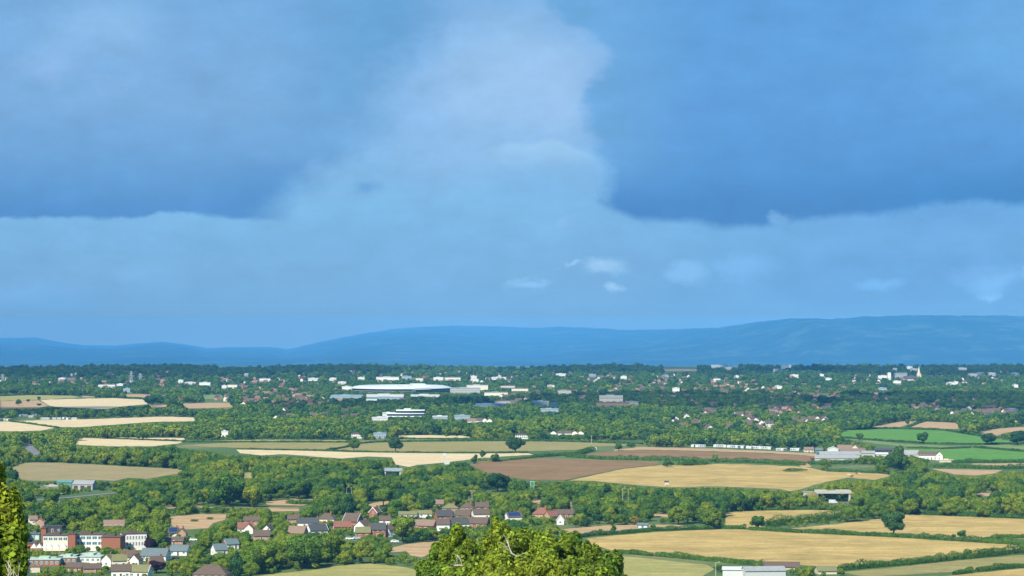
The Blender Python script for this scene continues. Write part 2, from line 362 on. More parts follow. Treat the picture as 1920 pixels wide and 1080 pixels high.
# ------------------------------------------------------------------ fields
def field_mat(name, c, c2, ang=0.0, streak=0.5, fs=0.05, green=None, tram=0.12):
    if name in MATS: return MATS[name]
    m = bpy.data.materials.new(name); m.use_nodes = True; t = m.node_tree; n = N(t); b = t.nodes['Principled BSDF']
    co = t.nodes.new('ShaderNodeTexCoord'); mp = t.nodes.new('ShaderNodeMapping')
    mp.inputs['Rotation'].default_value = (0, 0, ang); mp.inputs['Scale'].default_value = (0.012, 0.16, 1)
    t.links.new(co.outputs['Object'], mp.inputs[0])
    s1 = n.noise(mp.outputs[0], 1.0, 6, 0.65); s2 = n.noise(co.outputs['Object'], 0.02, 9, 0.72); s3 = n.noise(co.outputs['Object'], 0.5, 4, 0.7)
    base = n.mix(n.mr(s2, 0.32, 0.68, 0, 1), c, c2)
    if green: base = n.mix(n.mr(n.noise(co.outputs['Object'], 0.02, 4, 0.6), 0.5, 0.72, 0, .8), base, green)
    v = n.mul(n.mr(s1, 0.3, 0.7, 1-0.5*streak, 1+0.5*streak, False), n.mr(s3, 0.3, 0.7, 0.82, 1.18, False))
    if tram:
        wv = t.nodes.new('ShaderNodeTexWave'); wv.wave_type = 'BANDS'; wv.bands_direction = 'Y'; m2 = t.nodes.new('ShaderNodeMapping'); m2.inputs['Rotation'].default_value = (0, 0, ang + 0.25)
        t.links.new(co.outputs['Object'], m2.inputs[0]); t.links.new(m2.outputs[0], wv.inputs[0]); wv.inputs['Scale'].default_value = 0.022; wv.inputs['Distortion'].default_value = 1.2; wv.inputs['Detail'].default_value = 1; wv.inputs['Detail Scale'].default_value = 0.2
        v = n.mul(v, n.mr(wv.outputs['Fac'], 0.93, 1.0, 1.0, 1-tram, False))
        s4 = n.noise(co.outputs['Object'], 0.09, 6, 0.7); v = n.mul(v, n.mr(s4, 0.3, 0.7, 0.86, 1.14, False))
    vm = t.nodes.new('ShaderNodeVectorMath'); vm.operation = 'SCALE'; t.links.new(base, vm.inputs[0]); t.links.new(v, vm.inputs['Scale'])
    t.links.new(vm.outputs[0], b.inputs['Base Color']); b.inputs['Roughness'].default_value = 0.95; b.inputs['Specular IOR Level'].default_value = 0.1
    MATS[name] = m; return m
F_GOLD = field_mat('golden_stubble', (0.295, 0.215, 0.068), (0.47, 0.330, 0.115), 0.05, 0.5)
F_TAN = field_mat('tan_stubble', (0.344, 0.227, 0.113), (0.403, 0.273, 0.143), 0.4, 0.4)
F_PALE = field_mat('pale_stubble', (0.504, 0.395, 0.218), (0.571, 0.454, 0.269), 0.1, 0.25)
F_PLOU = field_mat('ploughed_soil', (0.185, 0.112, 0.045), (0.235, 0.142, 0.065), 0.35, 0.5)
F_OLIV = field_mat('dry_pasture', (0.227, 0.197, 0.063), (0.260, 0.223, 0.084), 0.1, 0.4)
F_KHAK = field_mat('khaki_pasture', (0.235, 0.193, 0.084), (0.286, 0.227, 0.105), 0.1, 0.5)
F_GREEN = field_mat('green_crop', (0.075, 0.190, 0.022), (0.105, 0.225, 0.032), 0.1, 0.35)
F_LGRN = field_mat('light_green_pasture', (0.134, 0.197, 0.055), (0.176, 0.218, 0.067), 0.1, 0.35)
F_YGRN = field_mat('yellow_green_pasture', (0.244, 0.235, 0.071), (0.319, 0.277, 0.092), 0.1, 0.4)
FIELDS = [
 (F_YGRN, [(0, 740), (137, 742), (150, 745), (95, 749), (0, 752)]),
 (F_TAN, [(0, 752.5), (72, 750.5), (90, 761), (72, 765), (0, 766)]),
 (F_PALE, [(75, 750), (137, 748), (213, 746.5), (273, 749.5), (276, 758), (232, 762), (200, 767), (120, 764), (93, 761)]),
 (F_TAN, [(278, 760), (313, 758.5), (312, 763), (285, 765)]),
 (F_TAN, [(340, 757), (385, 755.5), (430, 755.5), (437, 763.5), (400, 765), (353, 766)]),
 (F_PALE, [(33, 789.5), (187, 785.5), (300, 781.5), (367, 783), (365, 790), (290, 791), (207, 797), (150, 801), (117, 801), (60, 794)]),
 (F_PALE, [(-40, 791), (14, 790.5), (60, 796), (106, 802), (77, 807.5), (40, 809), (-40, 808)]),
 (F_PALE, [(150, 821), (215, 823.5), (347, 828.5), (333, 832), (283, 837), (200, 837), (142, 834)]),
 (F_PALE, [(217, 820.7), (345, 821.2), (347, 826.3), (280, 824.5), (222, 822.3)]),
 (F_YGRN, [(400, 826.5), (500, 824.5), (648, 825.2), (648, 828.3), (470, 828.3)]),
 (F_OLIV, [(330, 835.5), (440, 829.8), (640, 830), (666, 832), (640, 838), (612, 843), (520, 841.5), (447, 840), (380, 838)]),
 (F_YGRN, [(756, 824.6), (800, 824.3), (872, 825), (874, 827.2), (800, 827.6), (700, 828.5), (672, 829), (690, 826.5)]),
 (F_OLIV, [(675, 831.5), (760, 829), (867, 828), (952, 827.3), (1060, 829), (1153, 832), (1205, 834), (1112, 838), (1084, 843.5), (1000, 846), (930, 848.5), (869, 848), (758, 847.3), (630, 844)]),
 (F_PALE, [(742, 817), (800, 816), (865, 816.8), (881, 820), (879, 823.2), (800, 822.8), (750, 821.4)]),
 (F_PALE, [(443, 843), (520, 844.5), (600, 846), (758, 849.5), (869, 850.5), (990, 850), (1000, 853), (930, 857), (877, 862), (830, 868), (781, 872), (767, 876), (742, 871), (735, 858), (690, 856), (640, 860), (610, 858), (533, 852), (490, 854), (450, 850)]),
 (F_PLOU, [(880, 871), (900, 866), (950, 863), (1012, 860), (1110, 863), (1233, 866), (1234, 871), (1169, 878), (1100, 892), (1057, 901), (990, 900), (944, 893), (905, 884)]),
 (F_GOLD, [(1237, 872.5), (1282, 872.5), (1340, 870), (1400, 871), (1509, 875.5), (1551, 884.5), (1640, 886), (1672, 892), (1640, 900), (1590, 896), (1530, 908), (1503, 917), (1480, 921), (1461, 917), (1340, 912), (1268, 914), (1192, 910), (1113, 902), (1066, 901.5), (1110, 892), (1172, 879)]),
 (F_PLOU, [(1085, 854.5), (1130, 848.3), (1200, 844.5), (1290, 846), (1437, 850.5), (1527, 856), (1521, 864), (1509, 869.5), (1340, 863.5), (1237, 861), (1150, 858)]),
 (F_TAN, [(1152, 843.5), (1200, 838), (1240, 839), (1268, 839.5), (1340, 841.5), (1441, 845.8), (1532, 851), (1528, 855), (1437, 849.5), (1290, 845), (1205, 843.5), (1150, 846)]),
 (F_GREEN, [(1575, 813), (1590, 807), (1640, 805), (1690, 805.3), (1770, 807.5), (1845, 820), (1897, 827), (1960, 829), (1940, 832), (1840, 832.4), (1760, 832), (1665, 827), (1580, 820.5)]),
 (F_TAN, [(1632, 802), (1660, 795), (1697, 789.5), (1720, 789), (1706, 795), (1680, 803)]),
 (F_TAN, [(1692, 803.4), (1720, 794), (1738, 790.5), (1795, 793.5), (1797, 804.5), (1765, 806)]),
 (F_TAN, [(1832, 811), (1870, 804), (1910, 801), (1950, 802), (1940, 808), (1907, 808), (1885, 812), (1870, 817)]),
 (F_LGRN, [(1582, 822), (1660, 829), (1697, 833), (1765, 836.5), (1820, 839), (1765, 841), (1700, 838), (1640, 832)]),
 (F_GREEN, [(1700, 841), (1765, 843), (1826, 840), (1880, 845), (1960, 850), (1960, 866), (1870, 866), (1790, 868), (1770, 858), (1712, 847)]),
 (F_LGRN, [(1830, 835), (1900, 834), (1960, 835), (1960, 845), (1890, 842), (1832, 837.5)]),
 (F_TAN, [(1822, 869.5), (1960, 868.5), (1960, 874.5), (1825, 873.5)]),
 (F_TAN, [(1745, 879.5), (1880, 881.5), (1865, 888), (1830, 892), (1790, 890), (1765, 884)]),
 (F_GOLD, [(1361, 961), (1440, 957.5), (1521, 956.5), (1588, 958.5), (1560, 966), (1480, 974), (1420, 980), (1437, 989), (1400, 990.5), (1360, 986)]),
 (F_GOLD, [(1476, 992), (1560, 984), (1642, 974), (1690, 965), (1760, 967), (1960, 975), (1960, 1008), (1854, 1014), (1790, 1010), (1642, 1000), (1560, 995)]),
 (F_GOLD, [(1099, 1010), (1226, 998), (1355, 993), (1400, 993.5), (1503, 1000), (1642, 1006), (1760, 1012), (1842, 1018.5), (1960, 1026), (1960, 1031), (1793, 1047), (1642, 1063), (1567, 1064), (1430, 1056), (1394, 1055), (1226, 1040), (1155, 1034), (1110, 1022)]),
 (F_YGRN, [(1140, 1041), (1226, 1049), (1327, 1060), (1340, 1068), (1320, 1079), (1300, 1100), (1120, 1100), (1150, 1070)]),
 (F_OLIV, [(1576, 1073), (1660, 1066), (1793, 1051.5), (1960, 1037), (1960, 1057), (1832, 1068.5), (1793, 1073), (1700, 1078), (1620, 1082)]),
 (F_GOLD, [(1740, 1084), (1800, 1078), (1960, 1062), (1960, 1100), (1740, 1100)]),
 (F_TAN, [(1054, 993), (1130, 986), (1190, 984.5), (1260, 984), (1335, 988), (1260, 992), (1180, 997), (1085, 1005)]),
 (F_TAN, [(1217, 963), (1254, 964.5), (1252, 970.5), (1222, 969)]),
 (F_TAN, [(1280, 963), (1300, 963), (1298, 968), (1282, 968)]),
 (F_TAN, [(1799, 927), (1840, 924.5), (1875, 924), (1873, 930), (1840, 931)]),
 (F_YGRN, [(1878, 937), (1902, 934), (1900, 940)]),
 (F_TAN, [(715, 1032), (760, 1021), (825, 1014.5), (828, 1022), (815, 1036), (790, 1046), (770, 1042), (762, 1034), (735, 1036)]),
 (F_YGRN, [(480, 1080), (580, 1070), (620, 1063), (660, 1059), (695, 1057), (745, 1062), (790, 1070), (850, 1082), (850, 1100), (430, 1100)]),
 (F_KHAK, [(20, 877), (50, 867), (110, 868), (175, 871), (260, 876), (345, 880), (335, 888), (275, 898), (240, 896), (215, 902), (175, 900), (105, 902), (60, 902), (40, 899)]),
 (F_TAN, [(295, 972), (335, 967.5), (375, 964.5), (425, 965), (422, 975), (400, 981), (390, 991), (350, 993), (325, 989), (318, 978)]),
 (F_TAN, [(497, 941), (540, 936.5), (595, 936.5), (585, 944), (570, 948), (520, 948), (500, 946)]),
 (F_TAN, [(502, 952.5), (562, 954), (560, 959), (510, 959.5)]),
 (F_TAN, [(690, 946), (712, 941), (730, 939.5), (729, 944), (700, 953)]),
 (F_YGRN, [(457, 886), (476, 886), (475, 897), (458, 896)]),
 (F_TAN, [(995, 938), (1014, 937.5), (1012, 945), (998, 945)]),
 (F_TAN, [(1060, 941), (1072, 941), (1071, 956), (1061, 956)]),
 (F_TAN, [(310, 949), (330, 948), (328, 955), (312, 955)]),
 (F_TAN, [(363, 948), (380, 949), (378, 955), (364, 954)]),
 (F_TAN, [(1236, 693.5), (1270, 691.8), (1306, 692.6), (1306, 696), (1250, 696)]),
 (F_TAN, [(113, 708.6), (148, 708.6), (150, 711.5), (115, 711.5)]),
 (F_TAN, [(150, 741), (178, 741), (176, 745), (155, 745)]),
 (F_TAN, [(236, 740), (250, 739), (283, 740), (280, 746), (240, 746)]),
 (F_LGRN, [(380, 741), (418, 741), (416, 749), (384, 748)]),
 (F_PALE, [(868, 698.6), (902, 697.2), (900, 700.2), (870, 701)]),
 (F_YGRN, [(1436, 801), (1457, 801), (1456, 805), (1438, 805)]),
 (F_YGRN, [(1876, 788), (1950, 787.5), (1950, 791), (1880, 792)]),
 (F_YGRN, [(1830, 876), (1870, 876), (1860, 878), (1832, 878)]),
]
LW = {}
for fi, (fm, poly) in enumerate(FIELDS):
    # round the corners a little and let the margin waver
    pts = []
    n = len(poly)
    for i in range(n):
        a, b = Vector(poly[i]), Vector(poly[(i+1) % n])
        L = (b-a).length; k = max(1, int(L/9))
        for j in range(k):
            p = a.lerp(b, j/k)
            if 0 < j: p.y += rng.normal(0, 0.22)
            pts.append(p)
    v = [G(p.x, p.y) for p in pts]
    bm_c = (sum(q[0] for q in v)/len(v), sum(q[1] for q in v)/len(v))
    me = bpy.data.meshes.new('field'); me.from_pydata([(q[0]-bm_c[0], q[1]-bm_c[1], 0) for q in v], [], [tuple(range(len(v)))])
    me.materials.append(fm)
    o = link('field', me, loc=(bm_c[0], bm_c[1], 0.12 + 0.004*(fi % 8)))
    if me.polygons[0].normal.z < 0: me.flip_normals()
    tag(o, kind='structure')
def strip(name, pts, wid, m, z=0.2):
    v = []; f = []
    W = [Vector(G(*p)) for p in pts]
    for i, p in enumerate(W):
        d = (W[min(i+1, len(W)-1)] - W[max(i-1, 0)]).normalized(); s = Vector((-d.y, d.x, 0))*wid/2
        v += [tuple(p+s)[:2] + (z,), tuple(p-s)[:2] + (z,)]
    for i in range(len(W)-1): f.append((2*i, 2*i+1, 2*i+3, 2*i+2))
    me = bpy.data.meshes.new(name); me.from_pydata(v, [], f); me.materials.append(m)
    if me.polygons[0].normal.z < 0: me.flip_normals()
    return tag(link(name, me), kind='structure')
strip('road', [(45, 941), (80, 937), (120, 934), (170, 929), (215, 924.5), (262, 920), (315, 914)], 7, M_ASPH)
strip('road', [(44, 832), (56, 838), (70, 848), (76, 853)], 22, M_ASPH)
strip('road', [(1500, 944), (1560, 944.5), (1640, 943)], 9, M_ASPH, 0.2)
strip('road', [(560, 1016), (650, 1013.5), (745, 1018), (800, 1008), (850, 1001)], 5, M_ASPH, 0.19)
strip('path', [(1505, 869), (1512, 876)], 9, F_TAN, 0.22)
strip('path', [(1500, 852.5), (1531, 856), (1560, 868)], 7, F_TAN, 0.24)
strip('track', [(560, 952), (430, 953), (300, 950)], 5, F_TAN, 0.21)

# ------------------------------------------------------------------ buildings
PROT = []        # photo-space boxes (x0, y0, x1, y1, base) of buildings; trees keep clear of them
def protect(px, py, wpx, hpx, top=0.0):
    PROT.append((px-wpx/2, py-hpx, px+wpx/2, py-hpx*0.42, py))
def window_mesh(w, h, glass, key={}):
    k = (w, h, glass.name)
    if k not in key:
        b = MB(); t = 0.09
        b.box(-w/2, -0.05, 0, w/2, 0.06, t, M_FRAME); b.box(-w/2, -0.05, h-t, w/2, 0.06, h, M_FRAME)
        b.box(-w/2, -0.05, t, -w/2+t, 0.06, h-t, M_FRAME); b.box(w/2-t, -0.05, t, w/2, 0.06, h-t, M_FRAME)
        b.box(-t/2, -0.04, t, t/2, 0.05, h-t, M_FRAME)
        b.box(-w/2+t, -0.01, t, -t/2, 0.03, h-t, glass); b.box(t/2, -0.01, t, w/2-t, 0.03, h-t, glass)
        key[k] = b.mesh('window')
    return key[k]
def put_windows(root, W, D, z, h=1.15, w=1.3, nf=3, ns=1, glass=None, skip=()):
    me = window_mesh(w, h, glass or M_GLASS)
    for i in range(nf):
        x = -W/2 + W*(i+0.5)/nf
        if i in skip: continue
        link('window', me, root, (x, -D/2-0.03, z))
    for i in range(ns):
        y = -D/2 + D*(i+0.5)/ns
        link('window', me, root, (W/2+0.03, y, z), math.pi/2)
        link('window', me, root, (-W/2-0.03, y, z), -math.pi/2)
def house(px, py, W, D, wh, rh, rot, wm, rm, label, kind='gable', group=None, name='house', cat='house', floors=None, detail=True, chim=1, solar=False, barge=False, roofm2=None, prot=True, z0=0.0, wlabel=None, rlabel=None):
    if name == 'house' and py > 940: W, D, wh, rh = W*0.93, D*0.93, wh*0.95, rh*0.95
    x, y, z = G(px, py); R = math.radians(rot)
    # photo position is the near foot of the wall
    x += -math.sin(R)*0; y += (abs(W*math.sin(R)) + abs(D*math.cos(R)))/2
    root = empty(name, (x, y, z0), R); tag(root, label, cat, group)
    b = MB(); s = rh/(D/2)
    if kind == 'gable':
        b.extr([(-D/2, -0.5), (D/2, -0.5), (D/2, wh), (0, wh+rh), (-D/2, wh)], -W/2, W/2, wm)
    else:
        b.box(-W/2, -D/2, -0.5, W/2, D/2, wh, wm)
    wl = b.build('wall', root)
    if wlabel: wl['label'] = wlabel
    r = MB(); o = 0.45; tk = 0.22; g0 = W/2 + 0.35
    if kind == 'gable':
        r.extr([(-D/2-o, wh-s*o+0.03), (0, wh+rh+0.03), (D/2+o, wh-s*o+0.03), (D/2+o, wh-s*o+tk), (0, wh+rh+tk+0.06), (-D/2-o, wh-s*o+tk)], -g0, g0, rm)
    elif kind == 'hip':
        a = W/2+o; c = D/2+o; k = max(0.3, W/2-D/2*0.9)
        z1 = wh+0.02; z2 = wh+rh
        r.poly([(-a, -c, z1), (a, -c, z1), (a, c, z1), (-a, c, z1), (-k, 0, z2), (k, 0, z2)], [(3, 2, 1, 0), (0, 1, 5, 4), (1, 2, 5), (2, 3, 4, 5), (3, 0, 4)], rm)
    else:
        r.box(-W/2-0.3, -D/2-0.3, wh+0.01, W/2+0.3, D/2+0.3, wh+max(rh, 0.25), rm, 0.99)
    ro = r.build('roof', root)
    if rlabel: ro['label'] = rlabel
    if detail:
        nf = max(1, int(W/2.9)); fl = floors if floors is not None else (2 if wh > 4 else 1)
        for f in range(fl):
            put_windows(root, W, D, 0.95 + f*2.6, nf=nf, ns=max(1, int(D/4.0)), skip=(nf//2,) if f == 0 and nf > 1 else ())
        if nf > 1:
            d = MB(); d.box(-0.5, -0.06, 0, 0.5, 0.03, 2.1, M_DOOR); d.box(-0.62, -0.05, 0, -0.5, 0.02, 2.2, M_FRAME); d.box(0.5, -0.05, 0, 0.62, 0.02, 2.2, M_FRAME); d.box(-0.62, -0.05, 2.1, 0.62, 0.02, 2.25, M_FRAME)
            d.build('door', root, (-W/2 + W*(nf//2+0.5)/nf, -D/2-0.03, 0))
        for i in range(chim):
            cx = (W/2-0.7)*(1 if i == 0 else -1)*(0.55 if kind == 'hip' else 1)
            c = MB(); zc = wh+rh
            c.box(cx-0.45, -0.35, zc-1.0, cx+0.45, 0.35, zc+0.95, M_BRICK); c.box(cx-0.52, -0.42, zc+0.95, cx+0.52, 0.42, zc+1.08, M_BRICK)
            for q in (-0.2, 0.2): c.tube((cx+q, 0, zc+1.08), (cx+q, 0, zc+1.4), 0.11, 0.09, R_RED)
            c.build('chimney', ro)
    if solar and kind == 'gable':
        p = MB(); q = 0.12
        y0, y1 = -D/2*0.92, -D/2*0.12
        zz = lambda yy: wh + rh*(1+yy/(D/2)) + tk + 0.1
        p.poly([(-W/2*0.85, y0, zz(y0)), (W/2*0.85, y0, zz(y0)), (W/2*0.85, y1, zz(y1)), (-W/2*0.85, y1, zz(y1)),
                (-W/2*0.85, y0, zz(y0)-q), (W/2*0.85, y0, zz(y0)-q), (W/2*0.85, y1, zz(y1)-q), (-W/2*0.85, y1, zz(y1)-q)],
               [(0, 1, 2, 3), (7, 6, 5, 4), (0, 4, 5, 1), (1, 5, 6, 2), (2, 6, 7, 3), (3, 7, 4, 0)], R_SOLAR)
        p.build('solar_panel', ro)
    if barge:
        for sx_ in (-1, 1):
            p = MB()
            xo = sx_*(g0+0.03)
            for sy_ in (-1, 1):
                p.poly([(xo-0.06, sy_*(D/2+o), wh-s*o-0.12), (xo+0.06, sy_*(D/2+o), wh-s*o-0.12), (xo+0.06, 0, wh+rh-0.1), (xo-0.06, 0, wh+rh-0.1),
                        (xo-0.06, sy_*(D/2+o), wh-s*o+0.3), (xo+0.06, sy_*(D/2+o), wh-s*o+0.3), (xo+0.06, 0, wh+rh+0.36), (xo-0.06, 0, wh+rh+0.36)],
                       [(0, 1, 2, 3), (7, 6, 5, 4), (0, 4, 5, 1), (1, 5, 6, 2), (2, 6, 7, 3), (3, 7, 4, 0)], M_FRAME)
            p.build('bargeboard', ro)
    if prot:
        S = SCL(py); wp = (abs(W*math.cos(R)) + abs(D*math.sin(R)))*S
        protect(px, py, wp, (wh+rh)*S)
    return root

VG = None
H = house
# ---- the village, west to east; sizes in metres
H(611.7, 983, 11, 9, 3.2, 3.6, -8, M_CREAM, R_BROWN, 'cream house with tall brown hipped roof below the dark conifer', 'hip')
H(550, 981, 8, 7, 2.6, 2.2, 5, M_BRICKP, R_BROWN, 'low brown roofed bungalow behind the long white walled house', 'gable')
H(577, 992, 13, 7, 4.0, 2.6, 2, M_WHITE, R_DARK, 'long white walled house with dark grey roof left of village centre')
H(592, 1006, 11.5, 8, 3.6, 3.2, 28, M_WHITE, R_DARK, 'house with dark roof and bright white gable end facing right', barge=True)
H(557, 1009, 10, 8, 3.0, 3.6, -14, M_BRICKP, R_TAN, 'pinkish brick house with large sloping tan roof behind small green tree')
H(640, 995, 10.5, 8, 2.4, 2.9, 12, M_BRICK, R_RED, 'low red tiled house left of the steep red brick gable house')
H(661, 990, 10, 9, 4.2, 4.4, -24, M_BRICK, R_BROWN, 'tall red brick house with steep roof and white bargeboards under the conifer', barge=True)
H(680, 998, 9, 8, 3.4, 3.4, 62, M_WHITE, R_BROWN, 'small house showing a white triangular gable among brown roofs')
H(707, 1008, 9.5, 8, 4.8, 3.4, 6, M_BRICK, R_DARK, 'brick house with dark slate roof and a row of small windows')
H(680, 1009, 8.5, 7, 3.4, 2.8, 6, M_BRICK, R_OLIVE, 'brick wing with mossy roof joined to slate roofed brick house')
H(721, 987, 7, 7, 4.0, 2.2, 3, M_WHITE, R_BROWN, 'pale walled house with brown roof behind the slate roofed brick house')
H(729, 1007, 7.5, 7, 4.2, 2.6, 50, M_WHITE, R_BROWN, 'house with white gable and porch at right end of the brick terrace')
H(703, 974, 6, 6, 4.6, 3.0, 64, M_BRICK, R_BROWN, 'brick gable with white bargeboards rising behind village between the trees', barge=True)
H(764, 972, 12, 6.5, 2.6, 1.6, 3, M_CREAM, R_OLIVE, 'long low bungalow with mossy olive roof behind the yellow green tree')
H(796, 971, 9, 6.5, 2.8, 1.8, 3, M_WHITE, R_OLIVE, 'low white walled bungalow with green grey roof beside olive roofed bungalow')
H(783, 993, 8.5, 7, 3.0, 2.7, -10, M_BRICKP, R_TAN, 'tan roofed brick house half hidden by dark spiky tree')
H(821, 951, 7.5, 6, 2.4, 2.4, 0, M_BRICKP, R_TAN, 'pinkish roofed building alone among trees above the village', chim=0)
H(844, 961, 10.5, 9, 2.8, 3.0, 4, M_BRICKP, R_OLIVE, 'bungalow with mossy hipped roof at the back of the village', 'hip')
H(876, 960, 9.5, 9, 2.8, 3.3, -4, M_BRICKP, R_BROWN, 'bungalow with dark brown hipped roof between mossy and tan roofs', 'hip')
H(903, 959, 9, 8, 3.2, 2.6, 6, M_BRICKP, R_BROWN, 'brown gabled house at the far right of back row')
H(831, 978, 10.5, 8, 3.6, 3.4, 18, M_BRICK, R_DARK, 'red brick gabled house with dark roof in middle row', chim=2)
H(868, 975, 10, 8, 3.0, 3.2, -6, M_BRICK, R_BROWN, 'brown roofed house in middle row beside the white walled one')
H(901, 976, 11, 8, 4.2, 2.8, 14, M_WHITE, R_BROWN, 'white walled house with brown roof at right of middle row')
H(802, 996, 10, 8, 3.4, 3.0, -20, M_BRICK, R_TAN, 'orange brick house with tan roof at left of front row')
H(830, 996, 8, 8, 4.2, 3.0, 5, M_WHITE, R_BROWN, 'white terraced house with red brown roof in front row')
H(860, 995, 11.5, 8, 4.2, 3.2, 12, M_WHITE, R_DARK, 'white terraced house with dark roof in front row', solar=False, chim=2)
H(898, 991, 12, 8, 3.2, 3.2, -14, M_BRICK, R_BROWN, 'low red brick house with brown roof ending the front row')
H(962, 981, 9.5, 8, 4.0, 2.6, 20, M_WHITE, R_BROWN, 'house with dark solar panels on its roof and white wall to the right', solar=True)
H(1016, 974, 11, 9, 3.4, 4.0, -12, M_BRICKP, R_RED, 'large house with bright salmon red hipped roof above the allotments', 'hip', chim=2)
H(1033, 976, 7, 6.5, 2.8, 3.0, 40, M_BRICKP, R_RED, 'small salmon roofed annexe attached right of the large red roofed house')
H(1058, 972, 12.5, 7.5, 3.0, 2.4, -3, M_BRICK, R_BROWN, 'long dark brown roofed house at the eastern end of village')
H(1051, 984, 4.6, 4.6, 3.2, 2.8, 86, M_WHITE, R_BROWN, 'small white gable porch building in front of the salmon roofed house', barge=True)
H(459, 1000, 9.5, 8, 3.0, 3.2, 8, M_WHITE, R_RED, 'house with red tiled roof and broad white front left of village')
H(466, 1001, 6, 5.5, 3.2, 2.6, 88, M_WHITE, R_RED, 'bright white gabled front wing before the red tiled house')
H(471, 985, 10, 7, 3.0, 2.2, 0, M_BRICKP, R_BROWN, 'brown roofed house just behind the red and white house')
H(502, 1000, 5, 5, 2.6, 2.2, 70, M_WHITE, R_DARK, 'tiny white cottage gable right of the red and white house')
H(489, 1013, 9.5, 8, 2.6, 2.8, 6, M_BRICKP, R_BROWN, 'brown roofed bungalow in front of the tiny white cottage')
H(324, 1007, 5.6, 6, 2.6, 2.8, 4, M_WHITE, R_DARK, 'cottage with blue black solar panel roof and two white bays', solar=True)
H(341, 1008, 5.6, 5.2, 2.6, 2.6, 86, M_BRICKP, R_TAN, 'small pink gabled cottage right of solar panelled cottage')
H(327, 1021, 10.5, 6.5, 2.0, 2.0, -6, M_BRICKP, R_BROWN, 'low brown roofed garage block in front of the solar panelled cottage', chim=0)
H(336, 1042, 10.2, 7, 2.6, 2.6, -14, M_WHITE, R_SLATE, 'bungalow with sloping green grey slate roof and white left gable')
H(409, 1042, 7.2, 7, 3.2, 2.8, 28, M_WHITE, R_SLATE, 'white house with blue slate roof alone among green trees')
H(431, 1030, 7.5, 6, 3.0, 2.4, 30, M_WHITE, R_SLATE, 'second blue slate roofed house behind and right of the white one')
H(394, 1088, 17, 11, 2.6, 4.6, -5, M_BRICKP, R_BROWN, 'large brown hipped roof house with pale skylight at the photo bottom', 'hip', chim=0)
H(202, 1063, 6, 5.6, 3.6, 2.6, 70, M_WHITE, R_OLIVE, 'leftmost of the white gabled houses before the long low school roof')
H(221, 1064, 7.5, 6.5, 3.6, 2.6, 15, M_CREAM, R_OLIVE, 'cream house with mossy roof joining the left white gable')
H(239, 1056, 8, 7, 3.4, 3.0, 0, M_CREAM, R_BROWN, 'cream house with dark brown roof between the two white gables')
H(253, 1063, 6, 5.5, 3.4, 2.8, 76, M_WHITE, R_BROWN, 'rightmost white gabled house beside the purple leaved tree')
H(289, 1052, 14, 10, 2.8, 3.4, -8, M_WHITE, R_SLATE, 'wide grey slate roofed house right of the white gabled houses')
H(290, 1064, 7, 7, 2.4, 2.8, 30, M_BRICKP, R_BROWN, 'brown roofed cottage beneath the front purple tree')
H(224, 1084, 9.5, 8, 3.6, 2.6, 8, M_WHITE, R_BROWN, 'dark timbered white house at the bottom below the white gables')
H(261, 1084, 10, 8, 3.2, 2.8, -10, M_WHITE, R_OLIVE, 'grey brown roofed house with white wall at the bottom edge left', barge=True)
H(140, 1072, 8, 7, 2.2, 2.0, -10, M_BRICKP, R_BROWN, 'low brown roof left of a pair between trees below school', chim=0)
H(170, 1074, 9, 7, 2.2, 2.0, 10, M_BRICKP, R_BROWN, 'low brown roof right of a pair between trees below school', chim=0)
H(98, 999, 11, 8, 3.6, 0.35, 0, M_DARK, R_DARK, 'dark flat roofed block behind the school by tall brick chimney', 'flat', chim=0, name='building', cat='building')
H(75, 992, 4, 6, 4.4, 2.0, 80, M_BRICKP, R_TAN, 'narrow pink brick gabled house behind the left school tower')
H(212, 991, 13, 9, 1.6, 3.2, 3, M_BRICKP, R_TAN, 'bungalow with broad pinkish roof among the trees behind school')
H(60, 984, 5, 5, 3.4, 2.0, 20, M_WHITE, R_TAN, 'small white house peeping out beside the left foreground tree')
# skylight on the large hipped roof
# ---- school
def flat_building(px, py, W, D, h, rot, wm, rm, label, name='building', cat='building', rows=(), ncol=6, glass=None, parapet=0.4, wfrac=0.7, wh_=1.5, prot=True, sides=True, group=None, zbase=0.0):
    x, y, z = G(px, py); R = math.radians(rot); y += (abs(W*math.sin(R)) + abs(D*math.cos(R)))/2
    root = empty(name, (x, y, zbase), R); tag(root, label, cat, group)
    b = MB(); b.box(-W/2, -D/2, -0.5, W/2, D/2, h, wm); b.build('wall', root)
    r = MB(); r.box(-W/2-0.35, -D/2-0.35, h+0.01, W/2+0.35, D/2+0.35, h+parapet, rm); r.box(-W/5, -D/5, h+parapet, W/8, D/5, h+parapet+0.9, rm); r.build('roof', root)
    if rows:
        cw = W/ncol; me = window_mesh(round(cw*wfrac, 2), wh_, glass or M_GLASS)
        for rz in rows:
            for i in range(ncol): link('window', me, root, (-W/2 + cw*(i+0.5), -D/2-0.03, rz))
            if sides:
                ns = max(1, int(D/cw))
                for i in range(ns):
                    link('window', me, root, (W/2+0.03, -D/2+D*(i+0.5)/ns, rz), math.pi/2)
    if prot:
        S = SCL(py); protect(px, py, (abs(W*math.cos(R)) + abs(D*math.sin(R)))*S, h*S)
    return root
s1 = flat_building(161, 1033, 18.5, 12, 8.4, 0, M_WHITE, R_BROWN, 'white two row windowed centre block of the school between brick walls', 'school_building', 'school', rows=(3.2, 6.1), ncol=6, glass=M_TINT, wh_=1.7, wfrac=0.84)
s2 = flat_building(104, 1033, 13, 12, 8.0, 0, M_CREAM, R_BROWN, 'cream left block of the school next to the white canopies', 'school_building', 'school', rows=(5.6,), ncol=5, glass=M_TINT, wh_=1.6, wfrac=0.84)
